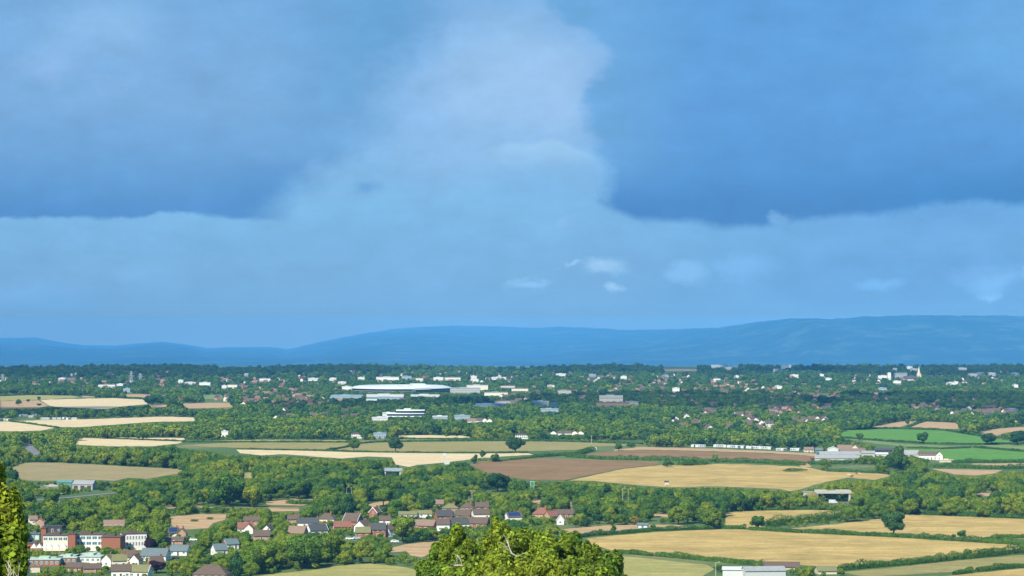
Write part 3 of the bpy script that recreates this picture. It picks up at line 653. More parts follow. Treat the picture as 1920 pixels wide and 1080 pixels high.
flat_building(134.5, 1035, 3.6, 5, 9.4, 0, M_BRICK, R_BROWN, 'plain red brick stair tower between two school blocks', 'stair_tower', 'tower')
flat_building(81.5, 1026, 2.6, 5, 10.0, 0, M_BRICK, R_BROWN, 'narrow red brick tower at the left end of the school', 'stair_tower', 'tower')
flat_building(209, 1037, 10, 12, 8.2, -4, M_BRICK, R_BROWN, 'windowless orange brick block at the right of the school', 'school_building', 'school')
flat_building(246, 1032, 12.5, 12, 8.6, 16, M_WHITE, R_BROWN, 'white angled school wing with two rows of tall windows', 'school_building', 'school', rows=(2.4, 5.6), ncol=8, glass=M_GLASS, wh_=2.0, wfrac=0.6)
flat_building(64, 1017, 6, 6, 4.6, 0, M_TEAL, R_SLATE, 'teal glazed hall with big white panes left of the school', 'building', 'building', rows=(1.6,), ncol=2, glass=R_WHITE, wh_=2.2)
flat_building(65, 1030, 8, 5, 3.0, 0, M_BRICK, R_BROWN, 'low red brick block under the teal glazed hall', 'building', 'building')
def canopy(px, py, W, label, c2=0):
    x, y, z = G(px, py); root = empty('canopy', (x, y+3, 0), math.radians(4)); tag(root, label, 'canopy')
    b = MB(); n = 3
    for i in range(n):
        a = -W/2 + W*i/n; e = W/n
        b.poly([(a, -3, 2.4), (a+e, -3, 2.4), (a+e, 3, 2.4), (a, 3, 2.4), (a+e/2, 0, 4.6), (a, -3, 2.3), (a+e, -3, 2.3), (a+e, 3, 2.3), (a, 3, 2.3)],
               [(0, 1, 4), (1, 2, 4), (2, 3, 4), (3, 0, 4), (8, 7, 6, 5), (0, 5, 6, 1), (1, 6, 7, 2), (2, 7, 8, 3), (3, 8, 5, 0)], R_WHITE)
    b.build('fabric_roof', root)
    for xx in (-W/2+0.2, -W/6, W/6, W/2-0.2):
        p = MB(); p.tube((xx, -2.8, 0), (xx, -2.8, 2.4), 0.08, 0.08, M_METAL); p.build('post', root)
    protect(px, py, W*SCL(py), 4.6*SCL(py))
canopy(72, 1036, 8.5, 'pale blue white tent canopy left of the two by the school')
canopy(104, 1036, 11, 'larger white tent canopy before the cream school block')
def low_school(px, py, W, D, label, wm, rot=0):
    r = flat_building(px, py, W, D, 3.0, rot, wm, R_GREEN, label, 'classroom_block', 'school', rows=(1.0,), ncol=max(3, int(W/2.4)), glass=M_TINT, wh_=1.4, wfrac=0.55)
low_school(80, 1062, 15, 16, 'long low classroom block with pale green roof and brick wall, left one', M_BRICK, 4)
low_school(124, 1058, 10, 18, 'brick low classroom block in the middle under the pale green roofs', M_BRICK, 0)
low_school(166, 1056, 13, 20, 'pale green roofed classroom block with white panels right of centre', M_WHITE, -3)
flat_building(60, 1074, 7, 5, 2.8, 5, M_STONE, R_TAN, 'small pale flat roofed store at the foot of left foreground tree', 'shed', 'shed')
# ---- bottom right barns
house(1377, 1083, 10, 9, 3.6, 0.9, -6, R_WHITE, R_WHITE, 'white metal shed with nearly flat roof at the bottom right', detail=False, name='shed', cat='shed')
house(1434, 1086, 19, 10, 3.8, 1.5, 6, M_METAL, R_GREY, 'long grey metal barn with pale roof right of white shed', detail=False, name='barn', cat='barn')
house(1468, 1068, 17, 8, 1.2, 2.0, -6, M_STONE, R_BROWN, 'low barn with weathered brown roof behind grey metal barn', detail=False, name='barn', cat='barn')
house(1550, 1077, 9, 8, 1.6, 1.8, 8, M_STONE, R_OLIVE, 'dark low roof sunk into the hedge right of barns', detail=False, name='shed', cat='shed')
# ---- garden shed, yard buildings
def shed_doors(root, W, D, n, m, h=2.8):
    for i in range(n):
        d = MB(); w_ = W/n*0.6; d.box(-w_/2, -0.08, 0, w_/2, 0.02, h, m); d.build('door', root, (-W/2+W*(i+0.5)/n, -D/2-0.03, 0))
r = house(1206, 991, 6.4, 4.5, 2.0, 0.9, -8, M_TEAL, R_SLATE, 'small pale blue green garden shed in the allotments', detail=False, name='shed', cat='shed'); shed_doors(r, 6.4, 4.5, 2, R_WHITE, 1.7)
r = house(156, 919, 15, 12, 4.2, 2.4, -7, M_CONC, R_GREY, 'grey open fronted barn with pale roof beside the lane at left', detail=False, name='barn', cat='barn'); shed_doors(r, 15, 12, 3, M_DARK, 3.2)  # dark panels on the closed wall stand in for shaded open bays
house(121, 912, 11, 8, 3.0, 1.4, -3, M_TEAL, M_TEAL, 'teal roofed shed left of the grey open barn', detail=False, name='shed', cat='shed')
flat_building(92, 915, 8, 20, 0.8, 20, M_CONC, M_CONC, 'pale concrete yard wall and slab left of teal shed', 'loading_platform', 'platform')
# ---- farm by the ploughed field
for k, (px_, py_, W_, wm_, rm_, lb) in enumerate([
    (1568, 866, 36, M_CONC, R_GREY, 'front long farm shed with ribbed grey roof and white side'),
    (1576, 859, 36, M_CONC, R_GREY, 'middle one of three parallel long grey farm sheds'),
    (1590, 853, 34, M_CONC, R_TAN, 'back one of three parallel long farm sheds with browner roof')]):
    house(px_, py_, W_, 14, 3.2, 2.4, -4, wm_, rm_, lb, detail=False, name='farm_shed', cat='barn')
house(1563, 853, 9, 10, 5.6, 1.8, 84, R_WHITE, R_WHITE, 'bright white gabled shed behind the long farm sheds', detail=False, name='shed', cat='shed')
house(1585, 848, 14, 9, 3.5, 3.2, -3, M_STONE, R_TAN, 'pale brown roofed barn right of the bright white shed', detail=False, name='barn', cat='barn')
house(1606, 852, 8, 9, 4.5, 4.4, 70, M_STONE, R_TAN, 'stone barn with steep pointed gable at the farm', detail=False, name='barn', cat='barn')
house(1629, 858, 12, 10, 4.0, 1.8, -4, M_CONC, R_GREY, 'grey shed with sloping roof right of stone gabled barn', detail=False, name='shed', cat='shed')
house(1660, 850, 20, 9, 3.0, 1.6, -2, M_DARK, R_DARK, 'dark roofed low barn left of the tall pale willow', detail=False, name='barn', cat='barn')
house(1652, 857, 13, 7, 2.6, 1.2, -2, R_WHITE, R_WHITE, 'white low shed in front of the dark roofed barn', detail=False, name='shed', cat='shed')
house(1711, 859, 13, 12, 3.2, 3.6, -3, M_STONE, R_GREY, 'grey roofed barn between the willow and the white farmhouse', detail=False, name='barn', cat='barn')
r = house(1744, 862, 19, 7, 4.2, 2.8, -4, M_WHITE, R_BROWN, 'long white farmhouse with brown roof beside green crop field', chim=2, name='farmhouse')
house(1762, 863, 5.6, 6, 4.6, 3.0, 84, M_WHITE, R_BROWN, 'white gabled end wing at the right of the long white farmhouse')
house(1725, 859, 4.5, 5, 3.8, 2.4, 84, M_WHITE, R_BROWN, 'little white gable at the left of the long white farmhouse')
flat_building(1776, 867, 13, 5, 1.8, -3, M_STONE, M_STONE, 'low stone yard wall right of the white farmhouse', 'yard_wall', 'wall')
for px_, py_, W_, lb in [(1517, 848, 9, 'pale stone cottage at the left end of the farm buildings'), (1536, 849, 7, 'small teal roofed shed left of bright white shed')]:
    house(px_, py_, W_, 7, 2.6, 2.0, 0, M_STONE if W_ == 9 else M_TEAL, R_TAN if W_ == 9 else R_SLATE, lb, name='cottage' if W_ == 9 else 'shed', cat='cottage' if W_ == 9 else 'shed', detail=(W_ == 9))
# ---- middle distance
def big(px, py, wpx, dm, h, wm, rm, label, rot=0, rows=(), ncol=8, glass=None, name='industrial_building', cat='building'):
    return flat_building(px, py, wpx/SCL(py), dm, h, rot, wm, rm, label, name, cat, rows=rows, ncol=ncol, glass=glass, parapet=0.8, sides=False)
big(669, 822, 20, 10, 5, M_WHITE, R_BROWN, 'white house by the hedge left of the lone field tree', rows=(1, 3.4), ncol=5, name='house', cat='house')
big(712, 822, 24, 14, 5, R_BLUE, R_BLUE, 'blue grey low building at the field edge', ncol=5, rows=(1.2,))
big(978, 823, 24, 9, 4.5, M_WHITE, R_BROWN, 'white cottage row right above the third field tree', name='house', cat='house', rows=(1, 3), ncol=6)
for i, (px_, w_) in enumerate([(1038, 6), (1050, 8), (1064, 14), (1078, 6), (1089, 5)]):
    house(px_, 818, w_/1.7, 7, 3.6, 2.2, 80 if w_ < 8 else 4, M_WHITE, R_BROWN, ['tiny white gable leftmost of the cottage row past the fields', 'second white cottage of the row past the fields', 'widest white cottage in the row past the fields', 'narrow white gable right of the widest cottage', 'rightmost tiny cottage in the row past the fields'][i], chim=0)
big(421, 819, 13, 7, 5.5, M_WHITE, R_WHITE, 'bright white block among pale trees above the field', name='building')
# modern office with stacked curved floors
def office(px, py):
    S = SCL(py); x, y, z = G(px, py); root = empty('office_building', (x, y+14, 0)); tag(root, 'modern office with stacked white curving floor bands and dark glass', 'office')
    for k, (x0, x1, z0) in enumerate([(-36/S, 34/S, 3.6), (-36/S, 34/S, 7.4), (-19/S, 35/S, 11.4)]):
        f = MB(); g = MB(); n = 14
        pts = [(x0+(x1-x0)*i/n, -11 + 5*((2*i/n-1)**2)) for i in range(n+1)]
        for bb, za, zb, off, m in ((f, z0, z0+1.0, 0.0, M_FRAME), (g, z0-3.0, z0, 1.2, M_GLASS)):
            vs = [(p[0], p[1]+off, za) for p in pts] + [(x1, 11, za), (x0, 11, za)]; vt = [(p[0], p[1]+off, zb) for p in pts] + [(x1, 11, zb), (x0, 11, zb)]
            m_ = len(vs); bb.poly(vs+vt, [tuple(range(m_))[::-1], tuple(range(m_, 2*m_))] + [(i, (i+1) % m_, m_+(i+1) % m_, m_+i) for i in range(m_)], m)
        f.build('floor_band', root); g.build('window_band', root)
    p = MB(); p.box(-3, -6, 12.4, 6, 4, 14.4, R_WHITE); p.build('plant_room', root)
    protect(px, py, 74, 17)
office(761, 787)
big(712, 792, 30, 22, 5.5, R_WHITE, R_WHITE, 'white stepped annexe at lower left of the curved office', rows=(1.5,), ncol=9, name='office_building', cat='office')
big(728, 785, 22, 20, 7, R_WHITE, R_WHITE, 'upper white block between annexe and curved office', name='office_building', cat='office')
big(825, 788, 28, 16, 4.6, R_BLUE, R_WHITE, 'low pale blue white building right of the curved office')
big(867, 788, 30, 18, 5.5, R_BLUE, R_BLUE, 'blue grey flat roofed building behind white cottages')
for i, (a, b_, w_) in enumerate([(884, 795, 16), (898, 794, 12), (909, 794, 8), (918, 795, 7)]):
    house(a, b_, w_/1.5, 8, 3.8, 2.8, (3, 3, 85, 85)[i], M_CREAM if i == 0 else M_WHITE, R_TAN if i == 0 else R_BROWN, ['cream low house at the left of the bright white group', 'bright white house in the group right of curved office', 'white pointed gable in the group right of curved office', 'last white gable of the group right of curved office'][i], chim=0)
big(1149, 763, 62, 24, 6, M_BRICKP, R_TAN, 'wide orange brick building with cream roof amid dark trees', rows=(1.2,), ncol=14)
big(1146, 758, 44, 16, 13, M_CREAM, R_WHITE, 'cream topped upper block of the wide orange brick building', rows=(9.0,), ncol=10)
big(1186, 761, 26, 14, 6, M_CONC, R_GREY, 'grey wing right of the orange brick building')
big(1014, 762, 30, 20, 7, R_WHITE, R_WHITE, 'white warehouse left of the orange brick building')
big(1040, 764, 14, 12, 6, R_WHITE, R_WHITE, 'small white unit right of the white warehouse')
big(1030, 773, 34, 26, 4, R_BLUE, R_BLUE, 'blue grey long roof below the white warehouse')
# ring shaped headquarters
def ring_building(px, py):
    x, y, z = G(px, py); R0 = 92.0; root = empty('ring_building', (x, y+R0, 0)); tag(root, 'huge round office building with silver white ring roof and dark glass', 'office')
    n = 96
    def revolve(prof, m, name, a0=0, a1=2*math.pi, nn=n, dz=0.0, parent=root):
        b = MB(); k = len(prof); vs = []; fs = []
        for i in range(nn+1):
            a = a0 + (a1-a0)*i/nn
            vs += [(r_*math.cos(a), r_*math.sin(a), zz+dz) for r_, zz in prof]
        for i in range(nn):
            for j in range(k):
                fs.append((i*k+j, i*k+(j+1) % k, (i+1)*k+(j+1) % k, (i+1)*k+j))
        if a1-a0 < 6.2: fs += [tuple(range(k)), tuple(range(nn*k, nn*k+k))[::-1]]
        b.poly(vs, fs, m); return b.build(name, parent)
    revolve([(58, 0), (R0-2, 0), (R0-2, 10.0), (58, 10.0)], M_GLASS, 'glass_wall')
    revolve([(R0+1.5, 10.4), (R0+1.5, 11.2), (R0-5, 13.6), (R0-14, 15.4), (R0-24, 15.6), (56, 13.0), (56, 12.4), (R0-20, 12)], R_WHITE, 'roof')
    for zf in (3.2, 6.6): revolve([(R0-2.2, zf), (R0-1.2, zf), (R0-1.2, zf+0.5), (R0-2.2, zf+0.5)], M_METAL, 'floor_band')
    revolve([(R0+3.5, 9.5), (R0+3.5, 12.5), (R0-6, 17.0), (R0-16, 20.0), (R0-28, 20.2), (52, 16.4), (52, 12.5), (R0-20, 12.2)], R_WHITE, 'raised_roof', -1.27, -0.93, 14)
    e = revolve([(R0+2.6, 1), (R0+2.6, 9.6), (R0-2, 9.6), (R0-2, 1)], M_TINT, 'entrance_hall', -1.32, -1.24, 4)
    protect(px, py, 2*R0*SCL(py), 18*SCL(py))
ring_building(748, 740.5)
big(722, 744.5, 70, 14, 4, R_WHITE, R_WHITE, 'long white low roof in front of the ring building, left')
big(722, 749.5, 68, 14, 4, R_BLUE, R_BLUE, 'long pale blue roof in front of the left white roof')
big(797, 744.5, 54, 12, 3.6, R_WHITE, R_WHITE, 'long white low roof in front of the ring building, right')
big(648, 748, 60, 60, 5, R_BLUE, R_BLUE, 'wide blue grey roof left of the ring building')
big(697, 752, 20, 12, 4, R_WHITE, M_TEAL, 'small pale green unit below the long white roofs')
big(872, 742, 56, 34, 13, M_CONC, R_BLUE, 'grey multi storey block right of the ring building', rows=(2, 5.5, 9), ncol=12, glass=M_TINT)
big(895, 736, 40, 14, 13, M_CREAM, R_WHITE, 'cream top floor behind grey multi storey block')
big(930, 745, 44, 20, 8, M_CREAM, R_GREY, 'beige low building right of the grey block')
# far sheds and landmarks: px, base y, width px, height m
FARB = [(116, 713.5, 14, 6, 'w'), (199, 727.5, 34, 7, 'w'), (225, 726, 13, 7, 'w'), (338, 719, 10, 8, 'w'), (356, 722, 22, 6, 'w'), (384, 725, 24, 9, 'w'), (420, 730, 10, 8, 'w'), (436, 729, 20, 9, 'c'), (496, 716, 22, 8, 'w'), (587, 714, 20, 6, 'w'),
        (726, 715, 46, 10, 'w'), (677, 713, 16, 7, 'w'), (762, 712, 20, 9, 'b'), (787, 715, 16, 8, 'c'), (822, 713, 20, 7, 'w'), (849, 713.5, 32, 8, 'c'), (890, 718, 16, 9, 'w'), (888, 711, 12, 8, 'w'), (936, 712, 30, 6, 'w'), (624, 713.5, 14, 6, 'w'), (641, 721, 16, 6, 'w'),
        (952, 729, 30, 6, 'c'), (975, 736, 34, 8, 'c'), (945, 757, 36, 5, 'c'), (917, 763, 60, 4, 'b'), (1033, 729, 14, 8, 'w'), (1058, 740, 26, 8, 'g'), (1350, 688, 34, 11, 'w'), (1379, 688, 10, 9, 'w'), (1366, 693, 12, 8, 'w'), (1458, 697, 16, 8, 'w'), (1471, 692, 12, 12, 'b'), (1481, 692, 5, 13, 'w'),
        (1490, 709, 15, 9, 'w'), (1541, 708, 10, 9, 'w'), (1554, 713, 12, 5, 'w'), (1658, 711, 26, 9, 'w'), (1668, 712, 6, 18, 'w'), (1690, 710, 24, 16, 'w'), (1683, 721, 15, 8, 'w'), (1678, 695, 8, 8, 'w'), (1706, 692, 10, 8, 'w'), (1715, 696, 12, 8, 'w'), (1805, 695, 16, 9, 'w'), (1825, 707, 16, 10, 'w'), (1838, 704, 14, 8, 'b'),
        (1860, 705, 14, 9, 'w'), (1905, 704, 16, 7, 'b'), (1655, 734, 18, 7, 'b'), (1784, 724, 14, 8, 'w'), (1793, 723, 8, 9, 'w'), (1460, 732, 14, 9, 'w'), (1905, 730, 8, 10, 'w'), (650, 733, 20, 9, 'w'), (1170, 712, 12, 9, 'w'), (1345, 716, 14, 8, 'w'), (1382, 710, 6, 8, 'w'), (1268, 737, 14, 10, 'w'),
        (238, 735, 14, 7, 'b'), (462, 706, 9, 8, 'w'), (1248, 707, 12, 5, 'b'), (1900, 775, 20, 6, 'b'), (1052, 705, 20, 6, 'w'), (1110, 706, 16, 6, 'b')]
def near_what(px, py):
    ref = [(748, 735, 'the ring shaped office'), (1723, 705, 'the church spire'), (246, 715, 'the left pylons'), (1350, 685, 'the white far hilltop block'), (1149, 757, 'the orange brick building'), (872, 735, 'the multistorey block'), (1500, 705, 'the far right town centre'), (1000, 720, 'the middle of the far town'), (1870, 700, 'the far right edge of town'), (480, 715, 'the left half of the far town'), (100, 722, 'the far left edge of town')]
    return min(ref, key=lambda r: abs(r[0]-px)+2.5*abs(r[1]-py))
used = set()
for (a, b_, w_, h_, k_) in FARB:
    wm_, rm_, cw = {'w': (M_WHITE, R_WHITE, 'bright white'), 'c': (M_CREAM, R_TAN, 'cream walled'), 'b': (R_BLUE, R_BLUE, 'blue grey'), 'g': (M_CONC, R_GREY, 'plain grey')}[k_]
    shp = 'tall' if h_ > 11 else ('long' if w_ > 24 else ('compact' if w_ < 13 else 'medium'))
    rx, ry, rn = near_what(a, b_)
    dx = a-rx
    side = ('well left of' if dx < -60 else 'left of' if dx < -12 else 'well right of' if dx > 60 else 'right of' if dx > 12 else ('above' if b_ < ry else 'below'))
    lb = f'{cw} {shp} building {side} {rn}'
    k = 0
    for extra in ('', ', the farther one', ', the nearer one', ', half hidden', ', beside a tree', ', the outermost one', ', flat roofed', ', among pale roofs'):
        if lb+extra not in used: lb = lb+extra; break
    used.add(lb)
    if len(lb.split()) > 16: lb = lb.replace('the left half of ', '').replace('the far right edge of town', 'the town edge').replace('the middle of ', '')
    if len(lb.split()) > 16: lb = lb.replace(' building', '')
    if len(lb.split()) > 16: print('LONG', lb)
    if k_ == 'w' and (a*13) % 3 == 1: rm_ = R_GREY
    b_ = max(b_, 690.5)
    big(a, b_, w_*0.92, 16 + w_/2, h_*0.88, wm_, rm_, lb, rot=(a*7 % 9)-4, rows=(2.0,) if h_ > 5 else (), ncol=max(3, int(w_/3)), name='town_building')
# church with tall spire
def church(px, py):
    x, y, z = G(px, py); root = empty('church', (x, y, 0)); tag(root, 'pale stone church with tall pointed spire rising above the town trees', 'church')
    b = MB(); b.box(-4.5, -4.5, 0, 4.5, 4.5, 17, M_STONE); b.build('tower', root)
    s = MB(); n = 8
    s.poly([(4.4*math.cos(a), 4.4*math.sin(a), 17) for a in [2*math.pi*i/n for i in range(n)]] + [(0, 0, 37)], [(i, (i+1) % n, n) for i in range(n)] + [tuple(range(n))[::-1]], M_STONE); s.build('spire', root)
    for sx_, sy_ in ((1, 1), (1, -1), (-1, 1), (-1, -1)):
        p = MB(); p.box(sx_*4-0.5, sy_*4-0.5, 17, sx_*4+0.5, sy_*4+0.5, 20.5, M_STONE, 0.2); p.build('pinnacle', root)
    nv = MB(); nv.extr([(-7, 0), (7, 0), (7, 8), (0, 14), (-7, 8)], -34, -4.6, M_STONE); nv.build('nave', root)
    nr = MB(); nr.extr([(-7.6, 7.6), (0, 14.1), (7.6, 7.6), (7.6, 8.0), (0, 14.6), (-7.6, 8.0)], -34.5, -4.7, R_DARK); nr.build('nave_roof', root)
    for zz in (11.5,):
        wv = MB(); wv.box(-0.9, -4.6, zz, 0.9, -4.4, zz+3.6, M_GLASS); wv.build('belfry_window', root)
    protect(px, py, 10, 30)
church(1723, 717)
# ---- scattered town houses
HOUSE_M = {}
def mini_house(wm, rm, v):
    k = (wm.name, rm.name, v)
    if k not in HOUSE_M:
        W, D, wh, rh = [(10, 8, 4.8, 3.2), (8, 7.5, 4.6, 3.4), (14, 8, 4.6, 3.0)][v]; s = rh/(D/2); o = 0.4
        b = MB(); b.extr([(-D/2, -0.4), (D/2, -0.4), (D/2, wh), (0, wh+rh), (-D/2, wh)], -W/2, W/2, wm)
        for i in range(3 if v != 1 else 2):
            n_ = 3 if v != 1 else 2; x = -W/2+W*(i+.5)/n_
            for zz in (0.9, 3.2): b.box(x-0.6, -D/2-0.04, zz, x+0.6, -D/2+0.02, zz+1.1, M_GLASS)
        for zz in (0.9, 3.2): b.box(W/2-0.02, -0.6, zz, W/2+0.04, 0.6, zz+1.1, M_GLASS); b.box(-W/2-0.04, -0.6, zz, -W/2+0.02, 0.6, zz+1.1, M_GLASS)
        r = MB(); r.extr([(-D/2-o, wh-s*o+0.03), (0, wh+rh+0.03), (D/2+o, wh-s*o+0.03), (D/2+o, wh-s*o+0.25), (0, wh+rh+0.28), (-D/2-o, wh-s*o+0.25)], -W/2-0.3, W/2+0.3, rm)
        r.box(W/2-1.2, -0.35, wh+rh-0.8, W/2-0.3, 0.35, wh+rh+1.0, M_BRICK)
        HOUSE_M[k] = (b.mesh('wall'), r.mesh('roof'))
    return HOUSE_M[k]
CLUSTERS = [  # x0,y0,x1,y1, n, styles, phrase
 (1247, 776, 1458, 810, 34, 'wwwb', 'in the hamlet behind the caravan line'),
 (1187, 721, 1284, 741, 18, 'wwwb', 'right of the orange brick building'),
 (1300, 716, 1458, 742, 44, 'rrbw', 'in the brownish suburb of town'),
 (450, 721, 606, 768, 70, 'rrrbbw', 'in the pinkish estate left of the ring office'),
 (1700, 764, 1756, 774, 12, 'brw', 'in terraces behind green crop'),
 (1752, 768, 1892, 784, 26, 'bbdw', 'in the grey estate at right'),
 (1488, 789, 1550, 800, 14, 'www', 'in the white group above the farm sheds'),
 (1070, 716, 1186, 742, 22, 'wbr', 'above the orange brick building'),
 (1000, 701, 1300, 716, 36, 'wwb', 'in the far middle part of the town'),
 (1440, 728, 1620, 752, 26, 'brwb', 'in the suburb below the church'),
 (1440, 764, 1560, 782, 26, 'dbbr', 'above the white group by the farm'),
 (1560, 696, 1920, 728, 56, 'wwbr', 'around the church spire'),
 (560, 704, 1000, 722, 50, 'wwbb', 'behind the ring office'),
 (60, 716, 330, 734, 24, 'wbr', 'near the far pylons'),
 (300, 712, 560, 732, 30, 'wbr', 'in the far suburb beyond the pinkish estate'),
 (520, 764, 690, 790, 10, 'wb', 'among the trees left of the curved office'),
 (940, 740, 1020, 760, 12, 'cwb', 'beside the beige building'),
 (1300, 760, 1440, 776, 14, 'bd', 'among the dark trees above the hamlet'),
]
cand = []
for (x0, y0, x1, y1, n, st, ph) in CLUSTERS:
    for i in range(int(n*1.05)):
        a, b_ = rng.uniform(x0, x1), rng.uniform(y0, y1)
        k = st[int(rng.integers(len(st)))]
        cand.append((a, b_, k, ph, int(rng.integers(3)), float(rng.choice([-20, 5, 15, 62, 80, 100]) + rng.normal(0, 6))))
for i in range(330):      # the loose scatter of the far town
    a = rng.uniform(-20, 1940); b_ = 698 + 62*rng.random()**1.3
    if vnoise(np.array([a/70.0]), np.array([b_/9.0]), 41)[0] < 0.42: continue
    cand.append((a, b_-0.001, 'wbddcr'[int(rng.integers(6))], 'in the loose far scatter of the town', int(rng.integers(3)), float(rng.uniform(0, 180))))
cand.sort(key=lambda q: -q[1])
seen_h = []
rest = MB()
ST = {'w': (M_WHITE, R_BROWN, 'white walled brown roofed'), 'b': (M_BRICKP, R_BROWN, 'pale brick brown roofed'), 'r': (M_BRICK, R_TAN, 'red brick tan roofed'), 'd': (M_BRICKP, R_DARK, 'dark roofed'), 'c': (M_CREAM, R_TAN, 'cream tan roofed')}
nh = 0
def fp_inside(q, a, b_):
    c = False; j = len(q)-1
    for i in range(len(q)):
        if (q[i][1] > b_) != (q[j][1] > b_) and a < (q[j][0]-q[i][0])*(b_-q[i][1])/(q[j][1]-q[i][1]) + q[i][0]: c = not c
        j = i
    return c
for (a, b_, k, ph, v, rot) in cand:
    if any(abs(a-q[0]) < 6.5*SCL(b_) and abs(b_-q[1]) < 1.6 for q in seen_h): continue
    if any(p[0]-6 < a < p[2]+6 and p[1]-1 < b_ < p[4]+1.5 for p in PROT): continue
    if any(fp_inside(q, a, b_) for _, q in FIELDS): continue
    seen_h.append((a, b_)); x, y, z = G(a, b_)
    wm_, rm_, ls = ST[k]; w_, r_ = mini_house(wm_, rm_, v)
    if nh < 232:
        nh += 1
        root = empty('house', (x, y, 0), math.radians(rot)); form = ['squat', 'small', 'long'][v]
        ls_ = f'{form} {ls} house {ph}'
        tag(root, ls_, 'house', f'{form} {ls} houses {ph}')
        link('wall', w_, root); link('roof', r_, root)
    else:
        R = Matrix.Rotation(math.radians(rot), 4, 'Z')
        for me in (w_, r_):
            vs = [R @ vv.co + Vector((x, y, 0)) for vv in me.vertices]
            for mi in range(len(me.materials)):
                fs = [tuple(p.vertices) for p in me.polygons if p.material_index == mi]
                if fs: rest.poly(vs, fs, me.materials[mi])
NH = [(q[0], q[1]) for q in seen_h]
if rest.v: tag(rest.build('distant_houses'), 'many tiny far houses scattered through the hazy town', 'houses', kind='stuff')
# ---- caravans
def caravan_meshes():
    b = MB(); b.extr([(-1.5, 0.45), (1.5, 0.45), (1.5, 2.5), (1.1, 2.8), (-1.1, 2.8), (-1.5, 2.5)], -3.4, 3.4, R_WHITE)
    g = MB()
    for i in range(3): g.box(-3.0+i*2.3, -1.55, 1.3, -1.7+i*2.3, -1.49, 2.1, M_GLASS)
    w_ = MB()
    for x in (-2.0, 2.0):
        for y in (-1.2, 1.2): w_.tube((x, y-0.1, 0.32), (x, y+0.1, 0.32), 0.32, 0.32, M_RUBBER, 10)
    s = MB(); s.box(-3.3, -1.4, 0.1, 3.3, 1.4, 0.45, M_CONC)
    return [('body', b.mesh('body')), ('window', g.mesh('window')), ('wheels', w_.mesh('wheels')), ('skirt', s.mesh('skirt'))]
CV = caravan_meshes()
def caravan(px, py, rot, label, group):
    x, y, z = G(px, py); r = empty('caravan', (x, y, 0), math.radians(rot)); tag(r, label, 'caravan', group)
    for n_, me in CV: link(n_ if n_ != 'wheels' else 'wheel_set', me, r)
    protect(px, py, 9*SCL(py), 3*SCL(py))
xs_ = [1300, 1308, 1316] + list(np.linspace(1342, 1444, 13)) + [1462, 1470, 1488, 1497]
for i, a in enumerate(xs_):
    yy = 838.5 + (a-1300)/150*5.2 if a < 1330 else 838.5 + (a-1342)/102*4.5
    if a > 1450: yy = 845.5
    caravan(a, yy, rng.choice([0, 20, -25, 70, 84, 50]), ['white static caravan in the trio left of the long line', 'white static caravan in the long line above the ploughed field', 'white static caravan in the small group nearest the farm'][0 if a < 1330 else (1 if a < 1450 else 2)],
            ['caravan trio', 'caravan line behind the ploughed field', 'caravans nearest the farm'][0 if a < 1330 else (1 if a < 1450 else 2)])
for a, yy in [(6, 789), (16, 789), (40, 781), (47, 781), (58, 783), (65, 780), (81, 787), (88, 787), (103, 787), (110, 787), (121, 786), (128, 787), (139, 787)]:
    caravan(a, yy, rng.choice([0, 10, 70]), 'white caravan parked among trees at far left between pale fields' if a > 20 else 'white caravan at the extreme left edge beside the pale field', 'caravans at far left between fields' if a > 20 else 'caravans at the extreme left edge')
# ---- bridges
def bridge(px, py, L, Wd, hdeck, rot, label, m):
    x, y, z = G(px, py); root = empty('road_bridge', (x, y+Wd/2, 0), math.radians(rot)); tag(root, label, 'bridge')
    d = MB(); d.box(-L/2, -Wd/2, hdeck-1.0, L/2, Wd/2, hdeck, m); d.build('deck', root)
    for s_ in (-1, 1):
        p = MB(); p.box(-L/2, s_*(Wd/2-0.15)-0.15, hdeck, L/2, s_*(Wd/2-0.15)+0.15, hdeck+1.2, m)
        for i in range(int(L/3)): p.box(-L/2+3*i, s_*(Wd/2-0.15)-0.2, hdeck+1.2, -L/2+3*i+0.15, s_*(Wd/2-0.15)+0.1, hdeck+1.6, M_METAL)
        p.build('parapet', root)
    for xx in (-L/2+1, L/2-1):
        p = MB(); p.box(xx-0.6, -Wd/2+0.6, -0.3, xx+0.6, Wd/2-0.6, hdeck-1.0, M_CONC); p.build('pier', root)
    for s_ in (-1, 1):
        a = MB(); a.poly([(s_*L/2, -Wd/2, -0.2), (s_*L/2, Wd/2, -0.2), (s_*(L/2+16), Wd/2, -0.2), (s_*(L/2+16), -Wd/2, -0.2), (s_*L/2, -Wd/2, hdeck-0.2), (s_*L/2, Wd/2, hdeck-0.2), (s_*(L/2+2), Wd/2, hdeck-0.2), (s_*(L/2+2), -Wd/2, hdeck-0.2)],
               [(3, 2, 1, 0), (4, 5, 6, 7), (0, 1, 5, 4), (1, 2, 6, 5), (2, 3, 7, 6), (3, 0, 4, 7)], F_OLIV); a.build('embankment', root)
    return root
bridge(1563, 941, 24, 9, 6.6, 0, 'concrete road bridge with pale parapet half hidden in the wood', M_CONC); PROT.append((1538, 917, 1594, 938, 941))
house(1516, 932, 7, 5, 3.2, 0.6, 0, M_CONC, R_GREY, 'short pale concrete end wall left of the road bridge', 'flat', detail=False, name='retaining_wall', cat='wall')
bridge(737, 893, 14, 8, 5.0, -6, 'small grey blue bridge over the lane beyond the village', R_BLUE); PROT.append((720, 877, 754, 890, 893))
